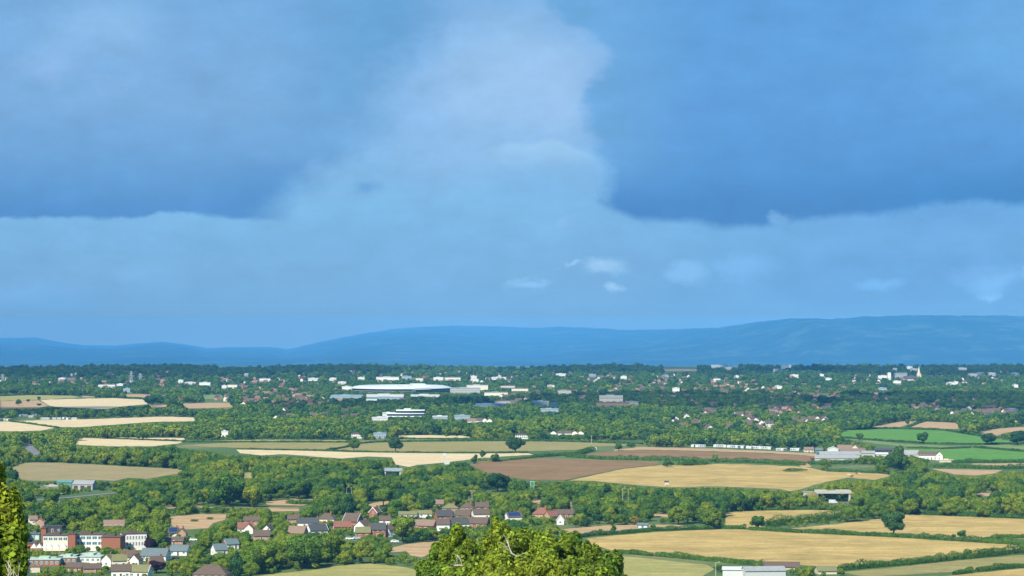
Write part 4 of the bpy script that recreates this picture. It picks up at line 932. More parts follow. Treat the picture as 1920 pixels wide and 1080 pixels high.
# van under the bridge
def van(px, py, rot, label):
    x, y, z = G(px, py); r = empty('van', (x, y, 0.21), math.radians(rot)); tag(r, label, 'van')
    b = MB(); b.extr([(-1, 0.35), (1, 0.35), (1, 2.3), (0.9, 2.45), (-0.9, 2.45), (-1, 2.3)], -2.8, 1.6, R_WHITE)
    b.poly([(1.6, -1, 0.35), (1.6, 1, 0.35), (1.6, 1, 2.4), (1.6, -1, 2.4), (2.7, -1, 0.35), (2.7, 1, 0.35), (2.7, 1, 1.2), (2.7, -1, 1.2), (2.1, -.95, 1.35), (2.1, .95, 1.35)],
           [(4, 5, 6, 7), (7, 6, 9, 8), (8, 9, 2, 3), (0, 4, 7, 8, 3), (1, 2, 9, 6, 5), (0, 1, 5, 4)], R_WHITE); b.build('body', r)
    g = MB(); g.poly([(1.66, -.85, 2.28), (1.66, .85, 2.28), (2.12, .85, 1.45), (2.12, -.85, 1.45)], [(0, 3, 2, 1)], M_GLASS); g.box(1.0, -1.02, 1.4, 1.55, -1.0, 2.1, M_GLASS); g.build('windscreen', r)
    for xx in (-1.8, 1.8):
        for yy in (-0.95, 0.95):
            w_ = MB(); w_.tube((xx, yy-0.12, 0.34), (xx, yy+0.12, 0.34), 0.34, 0.34, M_RUBBER, 12); wo_ = w_.build('wheel', r)
            w2 = MB(); w2.tube((xx, yy-0.13, 0.34), (xx, yy+0.13, 0.34), 0.18, 0.18, M_METAL, 8); w2.build('rim', wo_)
van(1562, 944.5, 4, 'white van on the road beneath the concrete bridge'); PROT.append((1555, 936, 1572, 944, 945))
# cars by the big oak and in the village
def car(px, py, rot, c, label):
    x, y, z = G(px, py); r = empty('parked_car', (x, y, 0.02), math.radians(rot)); tag(r, label, 'car')
    m = mat('car_paint_'+c, {'white': (.8, .8, .8), 'silver': (.5, .52, .55), 'dark': (.04, .05, .07), 'red': (.4, .04, .03)}[c], 0.3, 0.02, 1, spec=.5)
    b = MB(); b.extr([(-0.85, 0.3), (0.85, 0.3), (0.88, 0.8), (0.82, 0.95), (-0.82, 0.95), (-0.88, 0.8)], -2.1, 2.1, m); b.box(-1.6, -0.78, 0.95, 1.0, 0.78, 1.45, m, 0.82); b.build('body', r)
    g = MB(); g.box(-1.45, -0.80, 1.0, 0.85, 0.80, 1.38, M_GLASS, 0.86); g.build('window', r)
    for xx in (-1.3, 1.3):
        for yy in (-0.8, 0.8):
            w_ = MB(); w_.tube((xx, yy-0.1, 0.31), (xx, yy+0.1, 0.31), 0.31, 0.31, M_RUBBER, 12); w_.build('wheel', r)
car(1662, 1003.5, 6, 'white', 'white car parked in the shade under the big field oak, left')
car(1674, 1003.8, 4, 'silver', 'silver car parked under the big field oak, right')
for a, b_, c_, lb in [(655, 1012, 'white', 'white car in front of the brick terrace gardens'), (668, 1011, 'silver', 'silver car right of the white car by the terrace'), (740, 1017, 'white', 'white car near the hedge at the right end of the terrace'),
                      (330, 1048, 'dark', 'dark car below the slate bungalow'), (362, 1014, 'white', 'white car right of the solar panelled cottage'), (180, 1040, 'silver', 'silver car near the school brick block')]:
    car(a, b_, 15, c_, lb); PROT.append((a-7, b_-6, a+7, b_-1, b_))
# farm trailer, cattle feeder, deer stand, container
def trailer(px, py, c, label):
    x, y, z = G(px, py); r = empty('farm_trailer', (x, y, 0.2), 0.2); tag(r, label, 'trailer')
    b = MB(); b.box(-2.8, -1.2, 0.9, 2.8, 1.2, 1.1, M_DARK); b.box(-2.8, -1.2, 1.1, 2.8, -1.1, 2.3, c); b.box(-2.8, 1.1, 1.1, 2.8, 1.2, 2.3, c); b.box(-2.8, -1.1, 1.1, -2.7, 1.1, 2.3, c); b.box(2.7, -1.1, 1.1, 2.8, 1.1, 2.3, c); b.build('bed', r)
    d = MB(); d.box(2.8, -0.1, 0.8, 4.3, 0.1, 0.95, M_DARK); d.build('drawbar', r)
    for xx in (-1.2, 0.4):
        for yy in (-1.2, 1.2):
            w_ = MB(); w_.tube((xx, yy-0.15, 0.48), (xx, yy+0.15, 0.48), 0.48, 0.48, M_RUBBER, 12); w_.build('wheel', r)
trailer(1525, 862, mat('rusty_paint', (0.30, 0.10, 0.05), .8, .3, 3), 'rust red farm trailer at the left end of the farm sheds')
def deer_stand(px, py):
    x, y, z = G(px, py); r = empty('field_shelter', (x, y, 0)); tag(r, 'small pale shelter on legs at the golden field edge', 'shelter')
    b = MB(); b.box(-1.5, -1.2, 1.6, 1.5, 1.2, 3.2, M_STONE); b.build('cabin', r)
    b = MB(); b.extr([(-1.5, 3.2), (0, 4.0), (1.5, 3.2), (1.5, 3.35), (0, 4.2), (-1.5, 3.35)], -1.8, 1.8, R_DARK); b.build('roof', r)
    for xx in (-1.4, 1.4):
        for yy in (-1.1, 1.1): l = MB(); l.box(xx-0.1, yy-0.1, 0, xx+0.1, yy+0.1, 1.6, M_STONE); l.build('leg', r)
    PROT.append((px-6, py-12, px+6, py, py))
deer_stand(1250, 912)
def container(px, py, c, label):
    x, y, z = G(px, py); r = empty('storage_container', (x, y, 0.14), 0.1); tag(r, label, 'container')
    b = MB(); b.box(-2.4, -1.2, 0, 2.4, 1.2, 2.5, c)
    for i in range(12): b.box(-2.3+i*0.4, -1.26, 0.15, -2.12+i*0.4, -1.2, 2.35, c)
    b.build('body', r); d = MB(); d.box(2.4, -1.05, 0.1, 2.47, -0.05, 2.4, M_METAL); d.box(2.4, 0.05, 0.1, 2.47, 1.05, 2.4, M_METAL); d.build('door', r)
    PROT.append((px-5, py-6, px+5, py, py))
container(1114, 844, R_WHITE, 'white container on the hedge between pasture and ploughed field')
container(838, 871, R_WHITE, 'white box beside the tall mast in the cream field')
# poles, lamps, mast, pylons, sign
def lamp(px, py, h, label, group=None):
    x, y, z = G(px, py); r = empty('street_lamp', (x, y, 0)); tag(r, label, 'lamp post', group)
    b = MB(); b.tube((0, 0, 0), (0, 0, h), 0.13, 0.09, M_METAL, 8); b.tube((0, 0, h), (1.4, 0, h+0.35), 0.07, 0.06, M_METAL); b.build('pole', r)
    b = MB(); b.box(1.1, -0.2, h+0.24, 2.0, 0.2, h+0.42, M_METAL, 0.8); b.build('lamp_head', r)
for a, b_, h_, lb in [(650, 927, 5, 'left one of two pale lamp posts in front of woods above the conifer'), (659, 927, 5, 'right one of two pale lamp posts in front of woods above the conifer'), (879, 936, 5.5, 'left one of a lamp post pair in the trees right of the village'),
                   (885, 936, 5.5, 'right one of a lamp post pair in the trees right of the village'), (1167, 938, 8, 'taller left lamp post of the pair before the long wood'), (1178, 937, 7, 'right lamp post of the pair before the long wood'),
                   (1342, 1083, 7, 'pale lamp post at the bottom edge left of the white shed'), (111, 946, 7, 'pale post beside the lane left of the grey barn')]:
    lamp(a, b_, h_, lb); PROT.append((a-2, b_-h_*SCL(b_), a+2, b_, b_))
def pole(px, py, h, label, arm=1.0):
    x, y, z = G(px, py); r = empty('utility_pole', (x, y, 0)); tag(r, label, 'pole')
    b = MB(); b.tube((0, 0, 0), (0, 0, h), 0.2, 0.13, M_STONE, 8); b.build('post', r)
    b = MB(); b.box(-arm, -0.08, h-0.6, arm, 0.08, h-0.4, M_STONE)
    for q in (-arm+0.1, 0, arm-0.1): b.tube((q, 0, h-0.4), (q, 0, h-0.05), 0.07, 0.05, M_METAL)
    b.build('crossarm', r)
pole(1109, 831, 8, 'wooden pole standing in the olive pasture'); pole(531, 880, 8, 'pole rising from woods below the cream field', .8); pole(278, 1079, 9, 'pole beside the front purple tree', .8)
def mast(px, py):
    x, y, z = G(px, py); r = empty('mast', (x, y, 0)); tag(r, 'tall mast with pale box head in the cream field', 'mast')
    b = MB(); b.tube((0, 0, 0), (0, 0, 8.2), 0.28, 0.2, M_METAL, 8); b.build('pole', r)
    b = MB(); b.box(-1.4, -0.5, 7.6, 1.4, 0.5, 9.8, R_WHITE); b.box(-1.7, -0.2, 8.2, 1.7, 0.2, 8.5, M_METAL); b.build('antenna_panel', r)
    PROT.append((px-5, py-22, px+5, py, py))
mast(834, 871)
def sign(px, py):
    x, y, z = G(px, py); r = empty('road_sign', (x, y, 0)); tag(r, 'green road sign with white frame among trees above village', 'sign')
    for xx in (-1.0, 1.0):
        b = MB(); b.tube((xx, 0, 0), (xx, 0, 6.4), 0.1, 0.1, M_METAL); b.build('post', r)
    b = MB(); b.box(-1.5, -0.2, 2.9, 1.5, -0.1, 6.4, M_FRAME); b.build('frame', r)
    b = MB(); b.box(-1.35, -0.26, 3.05, 1.35, -0.2, 6.25, mat('sign_green', (0.03, 0.22, 0.10), .5, .05, 1)); b.build('panel', r)
    PROT.append((px-5, py-17, px+5, py-4, py))
sign(998, 919)
def pylon(px, py, h, label):
    x, y, z = G(px, py); r = empty('pylon', (x, y, 0), 0.5); tag(r, label, 'pylon')
    b = MB(); w0, w1 = 3.5, 0.5; q = 0.28
    for k in range(6):
        f0, f1 = k/6, (k+1)/6; a0, a1 = w0+(w1-w0)*f0, w0+(w1-w0)*f1; z0, z1 = h*f0, h*f1
        c0 = [(a0, a0, z0), (-a0, a0, z0), (-a0, -a0, z0), (a0, -a0, z0)]; c1 = [(a1, a1, z1), (-a1, a1, z1), (-a1, -a1, z1), (a1, -a1, z1)]
        for i in range(4): b.tube(c0[i], c1[i], q, q, M_METAL, 4); b.tube(c0[i], c1[(i+1) % 4], q*.6, q*.6, M_METAL, 4); b.tube(c1[i], c1[(i+1) % 4], q*.6, q*.6, M_METAL, 4)
    b.build('tower', r)
    for zz, ww in ((h*0.68, 7), (h*0.82, 5.5), (h*0.95, 4)):
        a = MB(); a.tube((-ww, 0, zz), (0, 0, zz+1.6), q, q, M_METAL, 4); a.tube((ww, 0, zz), (0, 0, zz+1.6), q, q, M_METAL, 4); a.tube((-ww, 0, zz), (ww, 0, zz), q*.8, q*.8, M_METAL, 4); a.build('crossarm', r)
pylon(246, 723, 30, 'left pylon of the far pair above the left suburb'); pylon(263, 719, 22, 'fainter right pylon of the far pair above left suburb'); pylon(5, 721, 22, 'pylon at the extreme left edge of the far plain')
# hay bales / cattle in the golden field
def cow(px, py, rot, c, label):
    x, y, z = G(px, py); me = bpy.data.meshes.new('cow'); 
    J = [(-0.8, 0, 1.15), (-0.2, 0, 1.15), (0.5, 0, 1.2), (0.95, 0, 1.35), (1.35, 0, 1.5), (1.7, 0, 1.3),
         (-0.75, .25, 0.75), (-0.85, .25, 0.0), (-0.75, -.25, 0.75), (-0.85, -.25, 0.0), (0.55, .25, .75), (.55, .25, 0), (0.55, -.25, .75), (.55, -.25, 0), (-1.15, 0, 1.2), (-1.2, 0, 0.6)]
    E = [(0, 1), (1, 2), (2, 3), (3, 4), (4, 5), (0, 6), (6, 7), (0, 8), (8, 9), (2, 10), (10, 11), (2, 12), (12, 13), (0, 14), (14, 15)]
    rr = [.36, .42, .38, .25, .17, .11, .15, .07, .15, .07, .13, .07, .13, .07, .05, .04]
    me.from_pydata(J, E, []); o = link('cow', me, loc=(x, y, 0.14), rz=math.radians(rot)); me.materials.append(c)
    md = o.modifiers.new('skin', 'SKIN'); 
    for v_, r_ in zip(me.skin_vertices[0].data if me.skin_vertices else [], rr): v_.radius = (r_, r_)
    tag(o, label, 'cow'); return o
def cow_mesh(c):
    me = bpy.data.meshes.new('cow_body'); bmv = MB()
    spine = [(-0.95, 1.10, .30), (-0.5, 1.10, .40), (0.1, 1.08, .45), (0.6, 1.15, .40), (0.95, 1.3, .26), (1.25, 1.48, .19), (1.5, 1.42, .16), (1.78, 1.25, .10)]
    n = 8; vs = []
    for (xx, zz, r_) in spine: vs += [(xx, r_*0.8*math.cos(a), zz + r_*math.sin(a)) for a in [2*math.pi*i/n for i in range(n)]]
    fs = [(k*n+i, k*n+(i+1) % n, (k+1)*n+(i+1) % n, (k+1)*n+i) for k in range(len(spine)-1) for i in range(n)] + [tuple(range(n)), tuple(range((len(spine)-1)*n, len(spine)*n))[::-1]]
    bmv.poly(vs, fs, c)
    for xx in (-0.8, 0.6):
        for yy in (-.22, .22): bmv.tube((xx, yy, .95), (xx+0.06, yy, .5), .14, .08, c); bmv.tube((xx+0.06, yy, .5), (xx, yy, 0), .08, .06, c)
    bmv.tube((-1.2, 0, 1.25), (-1.28, 0, .5), .04, .03, c); bmv.tube((1.45, -.1, 1.55), (1.42, -.32, 1.58), .05, .03, c); bmv.tube((1.45, .1, 1.55), (1.42, .32, 1.58), .05, .03, c)
    return bmv.mesh('cow')
cm1, cm2 = cow_mesh(mat('brown_hide', (0.16, 0.07, 0.035), .8, .2, 2)), cow_mesh(mat('pale_hide', (0.55, 0.42, 0.28), .8, .2, 2))
for a, b_, r_, m_, lb in [(1597, 896, 20, cm1, 'brown cow left of the small herd at golden field edge'), (1592, 893.5, 160, cm2, 'pale cow behind the left brown cow'), (1607, 890.5, 10, cm1, 'farther brown cow in the small herd'), (1612, 891.5, 190, cm2, 'pale cow rightmost of the small herd')]:
    x, y, z = G(a, b_); o = link('cow', m_, loc=(x, y, 0.14), rz=math.radians(r_)); o.scale = (1.25,)*3; tag(o, lb, 'cow')
    PROT.append((a-5, b_-5, a+5, b_+1, b_))

# ------------------------------------------------------------------ trees
def crown_mesh(name, seed, nleaf, leaf, h=10.0, w=9.0, base=0.12, kind='round', mats=(LEAF,), lobes=16, ls=1.0):
    r = np.random.default_rng(seed)
    L = []
    for i in range(lobes):
        while True:
            p = r.uniform(-1, 1, 3)
            if 0.35 < np.linalg.norm(p) < 0.95: break
        if kind == 'cone':
            f = (p[2]+1)/2; p[:2] *= (1-f)*0.95+0.05; rad = (0.42*(1-f)+0.10)
        elif kind == 'tall': rad = r.uniform(0.24, 0.38)
        else:
            rad = r.uniform(0.20, 0.42)*ls
            p = p/np.linalg.norm(p)*(r.uniform(0.42, 0.80))
            if p[2] < -0.35: p[2] *= 0.7
        L.append((p[0], p[1], p[2], rad))
    L.append((0, 0, 0, 0.55 if kind != 'cone' else 0.35)); L = np.array(L)
    pos = []; nor = []
    tot = L[:, 3]**2; pr = tot/tot.sum()
    while len(pos) < nleaf:
        m = nleaf*2
        k = r.choice(len(L), m, p=pr); d = r.normal(size=(m, 3)); d /= np.linalg.norm(d, axis=1)[:, None]
        rad = L[k, 3]*np.where(r.random(m) < 0.16, r.uniform(1.0, 1.26, m), r.uniform(0.80, 1.05, m))
        P = L[k, :3] + d*rad[:, None]
        dd = np.linalg.norm(P[:, None, :]-L[None, :, :3], axis=2)/L[None, :, 3]
        dd[np.arange(m), k] = 9
        ok = dd.min(1) > 0.86
        for q, dn in zip(P[ok], d[ok]):
            pos.append(q); nor.append(dn)
            if len(pos) >= nleaf: break
    P = np.array(pos); Nn = np.array(nor) + r.normal(0, 0.42, (nleaf, 3)); Nn /= np.linalg.norm(Nn, axis=1)[:, None]
    zc = (P[:, 2]+1.05)/2.1; zc = base + (1-base)*zc
    C_ = np.stack([P[:, 0]*w/2*1.0, P[:, 1]*w/2*1.0, zc*h], 1)
    a = np.cross(Nn, r.normal(size=(nleaf, 3))); a /= np.linalg.norm(a, axis=1)[:, None]; b = np.cross(Nn, a)
    s = leaf*r.uniform(0.6, 1.35, nleaf)[:, None]
    V = np.stack([C_+a*s*0.62, C_+b*s*0.42+Nn*s*0.12, C_-a*s*0.62, C_-b*s*0.42+Nn*s*0.12], 1).reshape(-1, 3)
    F = np.arange(nleaf*4).reshape(-1, 4)
    return leaf_to_mesh(name, V, F, mats)
def leaf_to_mesh(name, V, F, mats):
    me = bpy.data.meshes.new(name); me.vertices.add(len(V)); me.vertices.foreach_set('co', V.ravel().astype(np.float32))
    me.loops.add(F.size); me.loops.foreach_set('vertex_index', F.ravel().astype(np.int32))
    me.polygons.add(len(F)); me.polygons.foreach_set('loop_start', np.arange(0, F.size, 4, dtype=np.int32))
    for m in mats: me.materials.append(m)
    me.update(calc_edges=True); return me
def trunk_mesh(seed, h=10.0, r0=0.32, m=BARK):
    r = np.random.default_rng(seed); b = MB(); p = Vector((0, 0, -0.3)); q = Vector((r.normal(0, .15), r.normal(0, .15), h*0.33))
    b.tube(p, q, r0, r0*0.7, m, 7)
    for i in range(4):
        a = i*1.57 + r.uniform(0, 1); e = q + Vector((math.cos(a)*h*.2, math.sin(a)*h*.2, h*r.uniform(.18, .34)))
        s = p.lerp(q, r.uniform(.75, 1)); b.tube(s, e, r0*.42, r0*.2, m, 5)
        b.tube(e, e + Vector((math.cos(a+.5)*h*.12, math.sin(a+.5)*h*.12, h*.16)), r0*.2, r0*.07, m, 4)
    b.tube(q, q + Vector((0, 0, h*.4)), r0*.6, r0*.12, m, 5)
    return b.mesh('trunk')
HI = [crown_mesh('crown', 10+i, 3600, 0.54, 10, [9.5, 8.6, 9.0, 7.4, 10.6, 9.0, 8.2, 10.0][i], 0.06, 'round', lobes=[18, 26, 15, 22, 32, 20, 28, 13][i]) for i in range(8)]
LO = [crown_mesh('crown', 30+i, 420, 1.25, 10, [10, 9, 11, 9.5][i], 0.02, 'round', lobes=9+i) for i in range(4)]
TALL = crown_mesh('crown', 50, 2200, 0.6, 10, 6.0, 0.05, 'tall', lobes=14)
CONE = crown_mesh('crown', 51, 2600, 0.55, 10, 6.0, 0.04, 'cone', lobes=26)
BUSH = [crown_mesh('foliage', 60+i, 800, 0.95, 10, 14, -0.05, 'round', lobes=9) for i in range(3)]
TRK = [trunk_mesh(3+i) for i in range(3)]
tree_xyz = []
def tree(x, y, h, wf, tone, label, group=None, mesh=None, z=0.0, name='tree', cat='tree', color=None, trunk=True, rz=None):
    r = empty(name, (x, y, z), rng.uniform(0, 6.28) if rz is None else rz); s = h/10.0; r.scale = (s*wf, s*wf, s)
    tag(r, label, cat, group)
    c = link('crown', mesh or HI[int(rng.integers(8))], r); c.color = color or pal(tone)
    if trunk: link('trunk', TRK[int(rng.integers(3))], r)
    return r
# ---- named single trees: px, base py, height px, width px, tone, mesh, label
def tpx(px, py, hpx, wpx, tone, label, mesh=None, **k):
    S = SCL(py); x, y, z = G(px, py); h = hpx/S; me = mesh or HI[int(rng.integers(8))]
    w0 = {id(TALL): 6.0, id(CONE): 6.0}.get(id(me), 9.0)
    PROT.append((px-wpx/2, py-hpx, px+wpx/2, py-1, py))
    return tree(x, y, h, (wpx/S)/(w0*h/10), tone, label, mesh=me, **k)
tpx(664, 847, 27, 25, .38, 'lone round tree at the hedge corner, left of the three field trees')
tpx(742, 848.5, 30, 30, .05, 'dark lone tree in the middle of the three field trees')
tpx(967, 849, 31, 31, .05, 'dark lone tree rightmost of the three in the long olive field')
tpx(655, 968, 48, 32, .02, 'tall dark conifer rising behind the village roofs', mesh=CONE, name='conifer')
tpx(1674, 1006, 52, 56, .12, 'huge dark oak on the hedge between the golden fields', name='oak_tree')
tpx(1421, 992, 27, 32, .25, 'rounded tree at the left gate of the golden fields')
tpx(1804, 1010, 17, 20, .35, 'small ragged tree on the right hedge between golden fields')
tpx(1788, 1009, 8, 9, .3, 'tiny bush left of the small ragged tree')
tpx(1815, 1046, 18, 20, .4, 'round bush above the lower right hedge, leftmost of three')
tpx(1844, 1044, 16, 15, .4, 'middle round bush above the lower right hedge')
tpx(1858, 1043, 16, 17, .42, 'right round bush above the lower right hedge')
tpx(1918, 1040, 22, 18, .45, 'bush at the extreme right edge above the lower hedge')
tpx(1686, 882, 46, 32, .3, 'tall pale green willow beside the farm', mesh=TALL, name='willow_tree')
tpx(1730, 832, 24, 25, .15, 'dark tree standing in the middle of green crop field')
tpx(1853, 834, 24, 28, .05, 'dark round tree at right end of green crop field')
tpx(1908, 835, 28, 36, .03, 'wide dark tree at the extreme right beside green field')
tpx(1612, 826, 15, 17, .4, 'small green tree at the left corner of green crop field')
tpx(1702, 797, 12, 11, .3, 'small tree on the hedge between the far tan fields')
tpx(1724, 793, 10, 10, .1, 'tiny dark tree at the far tip of the tan fields')
tpx(890, 870, 18, 14, .3, 'tall bush at the left tip of ploughed field', mesh=TALL)
tpx(905, 858, 14, 11, .3, 'slim bush on the cream field edge', mesh=TALL)
tpx(928, 866, 16, 15, .32, 'broad bush right of the two slim bushes by the ploughed field')
tpx(1160, 845, 15, 15, .3, 'dark bush left of a pair above ploughed field')
tpx(1184, 840, 9, 16, .25, 'low dark bush right of a pair above ploughed field')
tpx(1251, 876, 13, 24, .3, 'broad dark bush at the corner of ploughed and golden fields', name='bush', cat='bush')
tpx(1341, 868, 17, 14, .62, 'pale slender tree in the hedge above the golden field')
tpx(285, 760, 20, 25, .0, 'dark round tree at right end of the bright left field')
tpx(34, 760, 12, 13, .25, 'single tree in the tan field at far left')
tpx(53, 754, 6, 9, .2, 'little bush right of the single far left tree')
tpx(73, 751, 8, 8, .2, 'little tree at the tip of the bright far left field')
tpx(73, 761, 5, 12, .2, 'low bush under the tip of the bright far left field')
tpx(1478, 756, 14, 18, .86, 'bright yellow green tree amid the town trees at right')
tpx(281, 1034, 26, 27, .1, 'dark purple leaved round tree right of the school', color=(0.035, 0.018, 0.035, 1))
tpx(293, 1075, 26, 40, .1, 'front dark purple tree beside the white gabled houses', color=(0.045, 0.018, 0.032, 1))
tpx(138, 1000, 22, 25, .86, 'bright lime green tree behind the school roof')
tpx(741, 1010, 8, 10, .4, 'small garden shrub at the end of the brick terrace', name='shrub', cat='shrub')
tpx(780, 986, 20, 14, .02, 'dark spiky tree before the tan roofed house', mesh=CONE, name='conifer')
tpx(755, 1016, 52, 48, .72, 'large bright green tree at right end of the brick terrace')
tpx(780, 968, 14, 30, .8, 'yellow green low tree before the olive bungalow')
tpx(1050, 983, 14, 16, .8, 'round yellowish garden tree under the small white gable')
tpx(1147, 987, 14, 12, .5, 'pale rounded garden tree left of golden shrubs')
tpx(1120, 985, 9, 12, .55, 'grey green dome shaped bush in the allotment garden')
tpx(1190, 984, 18, 18, .97, 'golden yellow shrub left of the garden shed')
tpx(1150, 1000, 16, 10, .4, 'small upright tree in the allotment strip', mesh=TALL)
tpx(1126, 1000, 0.1+9, 9, .4, 'small bush left of the upright allotment tree')
tpx(1225, 992, 9, 16, .4, 'low bush right of the garden shed')
tpx(473, 952, 44, 46, .88, 'large yellow green tree left of the tan meadow above village')
tpx(428, 950, 66, 62, .25, 'massive dark green tree left of the large yellow green one')
tpx(932, 922, 38, 44, .0, 'wide very dark tree in the wood above the village')
tpx(1485, 880, 0.1+8, 20, .2, 'low dark bush at the right corner of the golden field') if False else None
SINGLE = len([o for o in bpy.data.objects if o.name.split('.')[0] in ('crown',)])

# ---- area words
AREAS = [(0, 1000, 330, 1100, 'around the school and cottages at lower left'), (0, 935, 300, 1000, 'on the slope above the school'), (0, 880, 440, 935, 'along the lane by the grey barn'), (300, 955, 440, 1035, 'round the tan meadow right of the school'),
 (330, 1035, 560, 1100, 'in the lower left woods below the slate house'), (440, 1005, 640, 1100, 'in the bright belt below the village, left'), (640, 1005, 800, 1100, 'in the belt below the village, right'), (440, 955, 1000, 1015, 'between the village houses'),
 (430, 880, 700, 955, 'in the scrubby wood behind the village conifer'), (700, 880, 1000, 955, 'in the wood behind the eastern village'), (1000, 930, 1360, 1000, 'around the allotments and salmon roofed house'), (1000, 900, 1500, 965, 'in the long belt below the golden field'),
 (1500, 880, 1750, 1000, 'in the wood round the concrete bridge'), (1750, 870, 1940, 975, 'in the wood at the right edge'), (1130, 1000, 1600, 1100, 'by the barns at the bottom right'), (1600, 975, 1940, 1100, 'along the lower right fields'), (0, 800, 430, 880, 'in the dark belt left above the khaki field'),
 (430, 850, 880, 890, 'in the belt under the cream field')]
def area(px, py):
    for a in AREAS:
        if a[0] <= px <= a[2] and a[1] <= py <= a[3]: return a[4]
    return 'in the middle distance woodland'
# ---- woodland positions
def inside(poly, X, Y):
    n = len(poly); c = np.zeros(X.shape, bool); j = n-1
    for i in range(n):
        xi, yi = poly[i]; xj, yj = poly[j]
        c ^= ((yi > Y) != (yj > Y)) & (X < (xj-xi)*(Y-yi)/((yj-yi) or 1e-9) + xi)
        j = i
    return c
def grid_pts(y0, y1, cell, halfw=0.235, off=0.0):
    out = []
    for yy in np.arange(y0, y1, cell):
        hw = yy*0.2 + 25 + cell*2; xs = np.arange(-hw, hw, cell) + rng.uniform(0, cell)
        out.append(np.stack([xs + rng.normal(0, cell*.26, len(xs)), yy + rng.normal(0, cell*.28, len(xs))], 1))
    return np.concatenate(out)
FB = [(min(p[0] for p in q), min(p[1] for p in q), max(p[0] for p in q), max(p[1] for p in q)) for _, q in FIELDS]
# lines of sight kept open: lane, roads, hedged strips of grass
CLEAR = [[(50, 935), (120, 929), (215, 920), (215, 925), (120, 934), (50, 941)], [(44, 832), (60, 836), (76, 850), (66, 853), (50, 843)],
         [(1590, 1068), (1700, 1056), (1960, 1030), (1960, 1042), (1793, 1052), (1640, 1066)], [(1580, 822), (1960, 829), (1960, 870), (1780, 870), (1700, 850), (1600, 826)],
         [(1150, 1034), (1226, 1040), (1394, 1055), (1394, 1060), (1226, 1050), (1150, 1044)], [(1060, 1005), (1226, 996), (1355, 991), (1355, 994), (1226, 1000), (1095, 1012)],
         [(1360, 985), (1500, 990), (1842, 1012), (1960, 1010), (1960, 1028), (1842, 1020), (1500, 1000), (1360, 993)], [(1060, 990), (1340, 984), (1340, 990), (1080, 1005)],
         [(330, 826), (1210, 826), (1210, 852), (900, 866), (440, 852), (330, 838)], [(1150, 836), (1535, 848), (1535, 876), (1230, 874), (1150, 862), (1060, 856)], [(1700, 1080), (1960, 1056), (1960, 1066), (1750, 1090)],
         [(1740, 868), (1960, 866), (1960, 882), (1740, 882)], [(50, 786), (14, 789), (110, 804), (120, 801)], [(1632, 803), (1800, 803), (1800, 808), (1632, 806)], [(1558, 872), (1640, 872), (1640, 888), (1558, 886)]]
POLYS = [q for _, q in FIELDS] + CLEAR
def ok_mask(P, h, w):
    X0 = np.empty(len(P)); Y0 = np.empty(len(P))
    f = P[:, 1]*math.cos(PITCH) - CAM_H*math.sin(PITCH); u = -P[:, 1]*math.sin(PITCH) - CAM_H*math.cos(PITCH)
    X0 = 960 + FPX*P[:, 0]/f; Y0 = 540 - FPX*u/f; S = (Y0-HOR)/CAM_H
    ok = (X0 > -45) & (X0 < 1965) & (Y0 < 1100)
    wp, hp = w*S/2, h*S
    smp = [(0, 0), (0, .97), (0, .6), (-.75, .62), (.75, .62), (-.9, .3), (.9, .3), (-.5, .85), (.5, .85), (0, .3)]
    for poly in POLYS:
        x0, x1 = min(p[0] for p in poly), max(p[0] for p in poly); y0, y1 = min(p[1] for p in poly), max(p[1] for p in poly)
        idx = np.where(ok & (X0+wp > x0) & (X0-wp < x1) & (Y0 > y0-1) & (Y0-hp < y1))[0]
        if not len(idx): continue
        bad = np.zeros(len(idx), bool)
        for sx_, sy_ in smp: bad |= inside(poly, X0[idx]+sx_*wp[idx], Y0[idx]-sy_*hp[idx])
        ok[idx[bad]] = False
    for (x0, y0, x1, y1, base) in PROT:
        bx = (X0+wp*.75 > x0) & (X0-wp*.75 < x1)
        front = (Y0 > base-0.5) & (Y0-hp*0.95 < y1)
        foot = (Y0 <= base-0.5) & (Y0 > base-max(2.0, 10*SCL(base)**2/41.0))
        ok &= ~(bx & (front | foot))
    return ok, X0, Y0
T = []
def add_pass(y0, y1, cell, hfun, dens=1.0):
    P = grid_pts(y0, y1, cell)
    nz = vnoise(P[:, 0]/130+7, P[:, 1]/130, 9); n2 = vnoise(P[:, 0]/38, P[:, 1]/38, 12)
    h = hfun(P, nz, n2); w = h*rng.uniform(0.8, 1.08, len(P))
    ok, X0, Y0 = ok_mask(P, h, w); ok &= rng.random(len(P)) < dens
    P, h, w, X0, Y0, nz, n2 = P[ok], h[ok], w[ok], X0[ok], Y0[ok], nz[ok], n2[ok]
    if T:
        # keep distance from trees of earlier passes
        A = np.concatenate([t[0] for t in T]); W_ = np.concatenate([t[2] for t in T])
        gd = {}
        for i, (a, w_) in enumerate(zip(A, W_)): gd.setdefault((int(a[0]//25), int(a[1]//25)), []).append(i)
        keep = np.ones(len(P), bool)
        for i, p in enumerate(P):
            gx, gy = int(p[0]//25), int(p[1]//25)
            for dx in (-1, 0, 1):
                for dy in (-1, 0, 1):
                    for j in gd.get((gx+dx, gy+dy), ()):
                        if (A[j, 0]-p[0])**2 + (A[j, 1]-p[1])**2 < ((W_[j]+w[i])*0.36)**2: keep[i] = False; break
                    if not keep[i]: break
                if not keep[i]: break
        P, h, w, X0, Y0, nz, n2 = [q[keep] for q in (P, h, w, X0, Y0, nz, n2)]
    T.append((P, h, w, X0, Y0, nz, n2))
NEAR0, NEAR1 = 1195, 3300
add_pass(NEAR0, NEAR1, 12.0, lambda P, a, b: (7.5 + 6.5*b + 3.5*np.clip((1600-P[:, 1])/400, 0, 1) + rng.normal(0, 1.2, len(P))), 0.8)
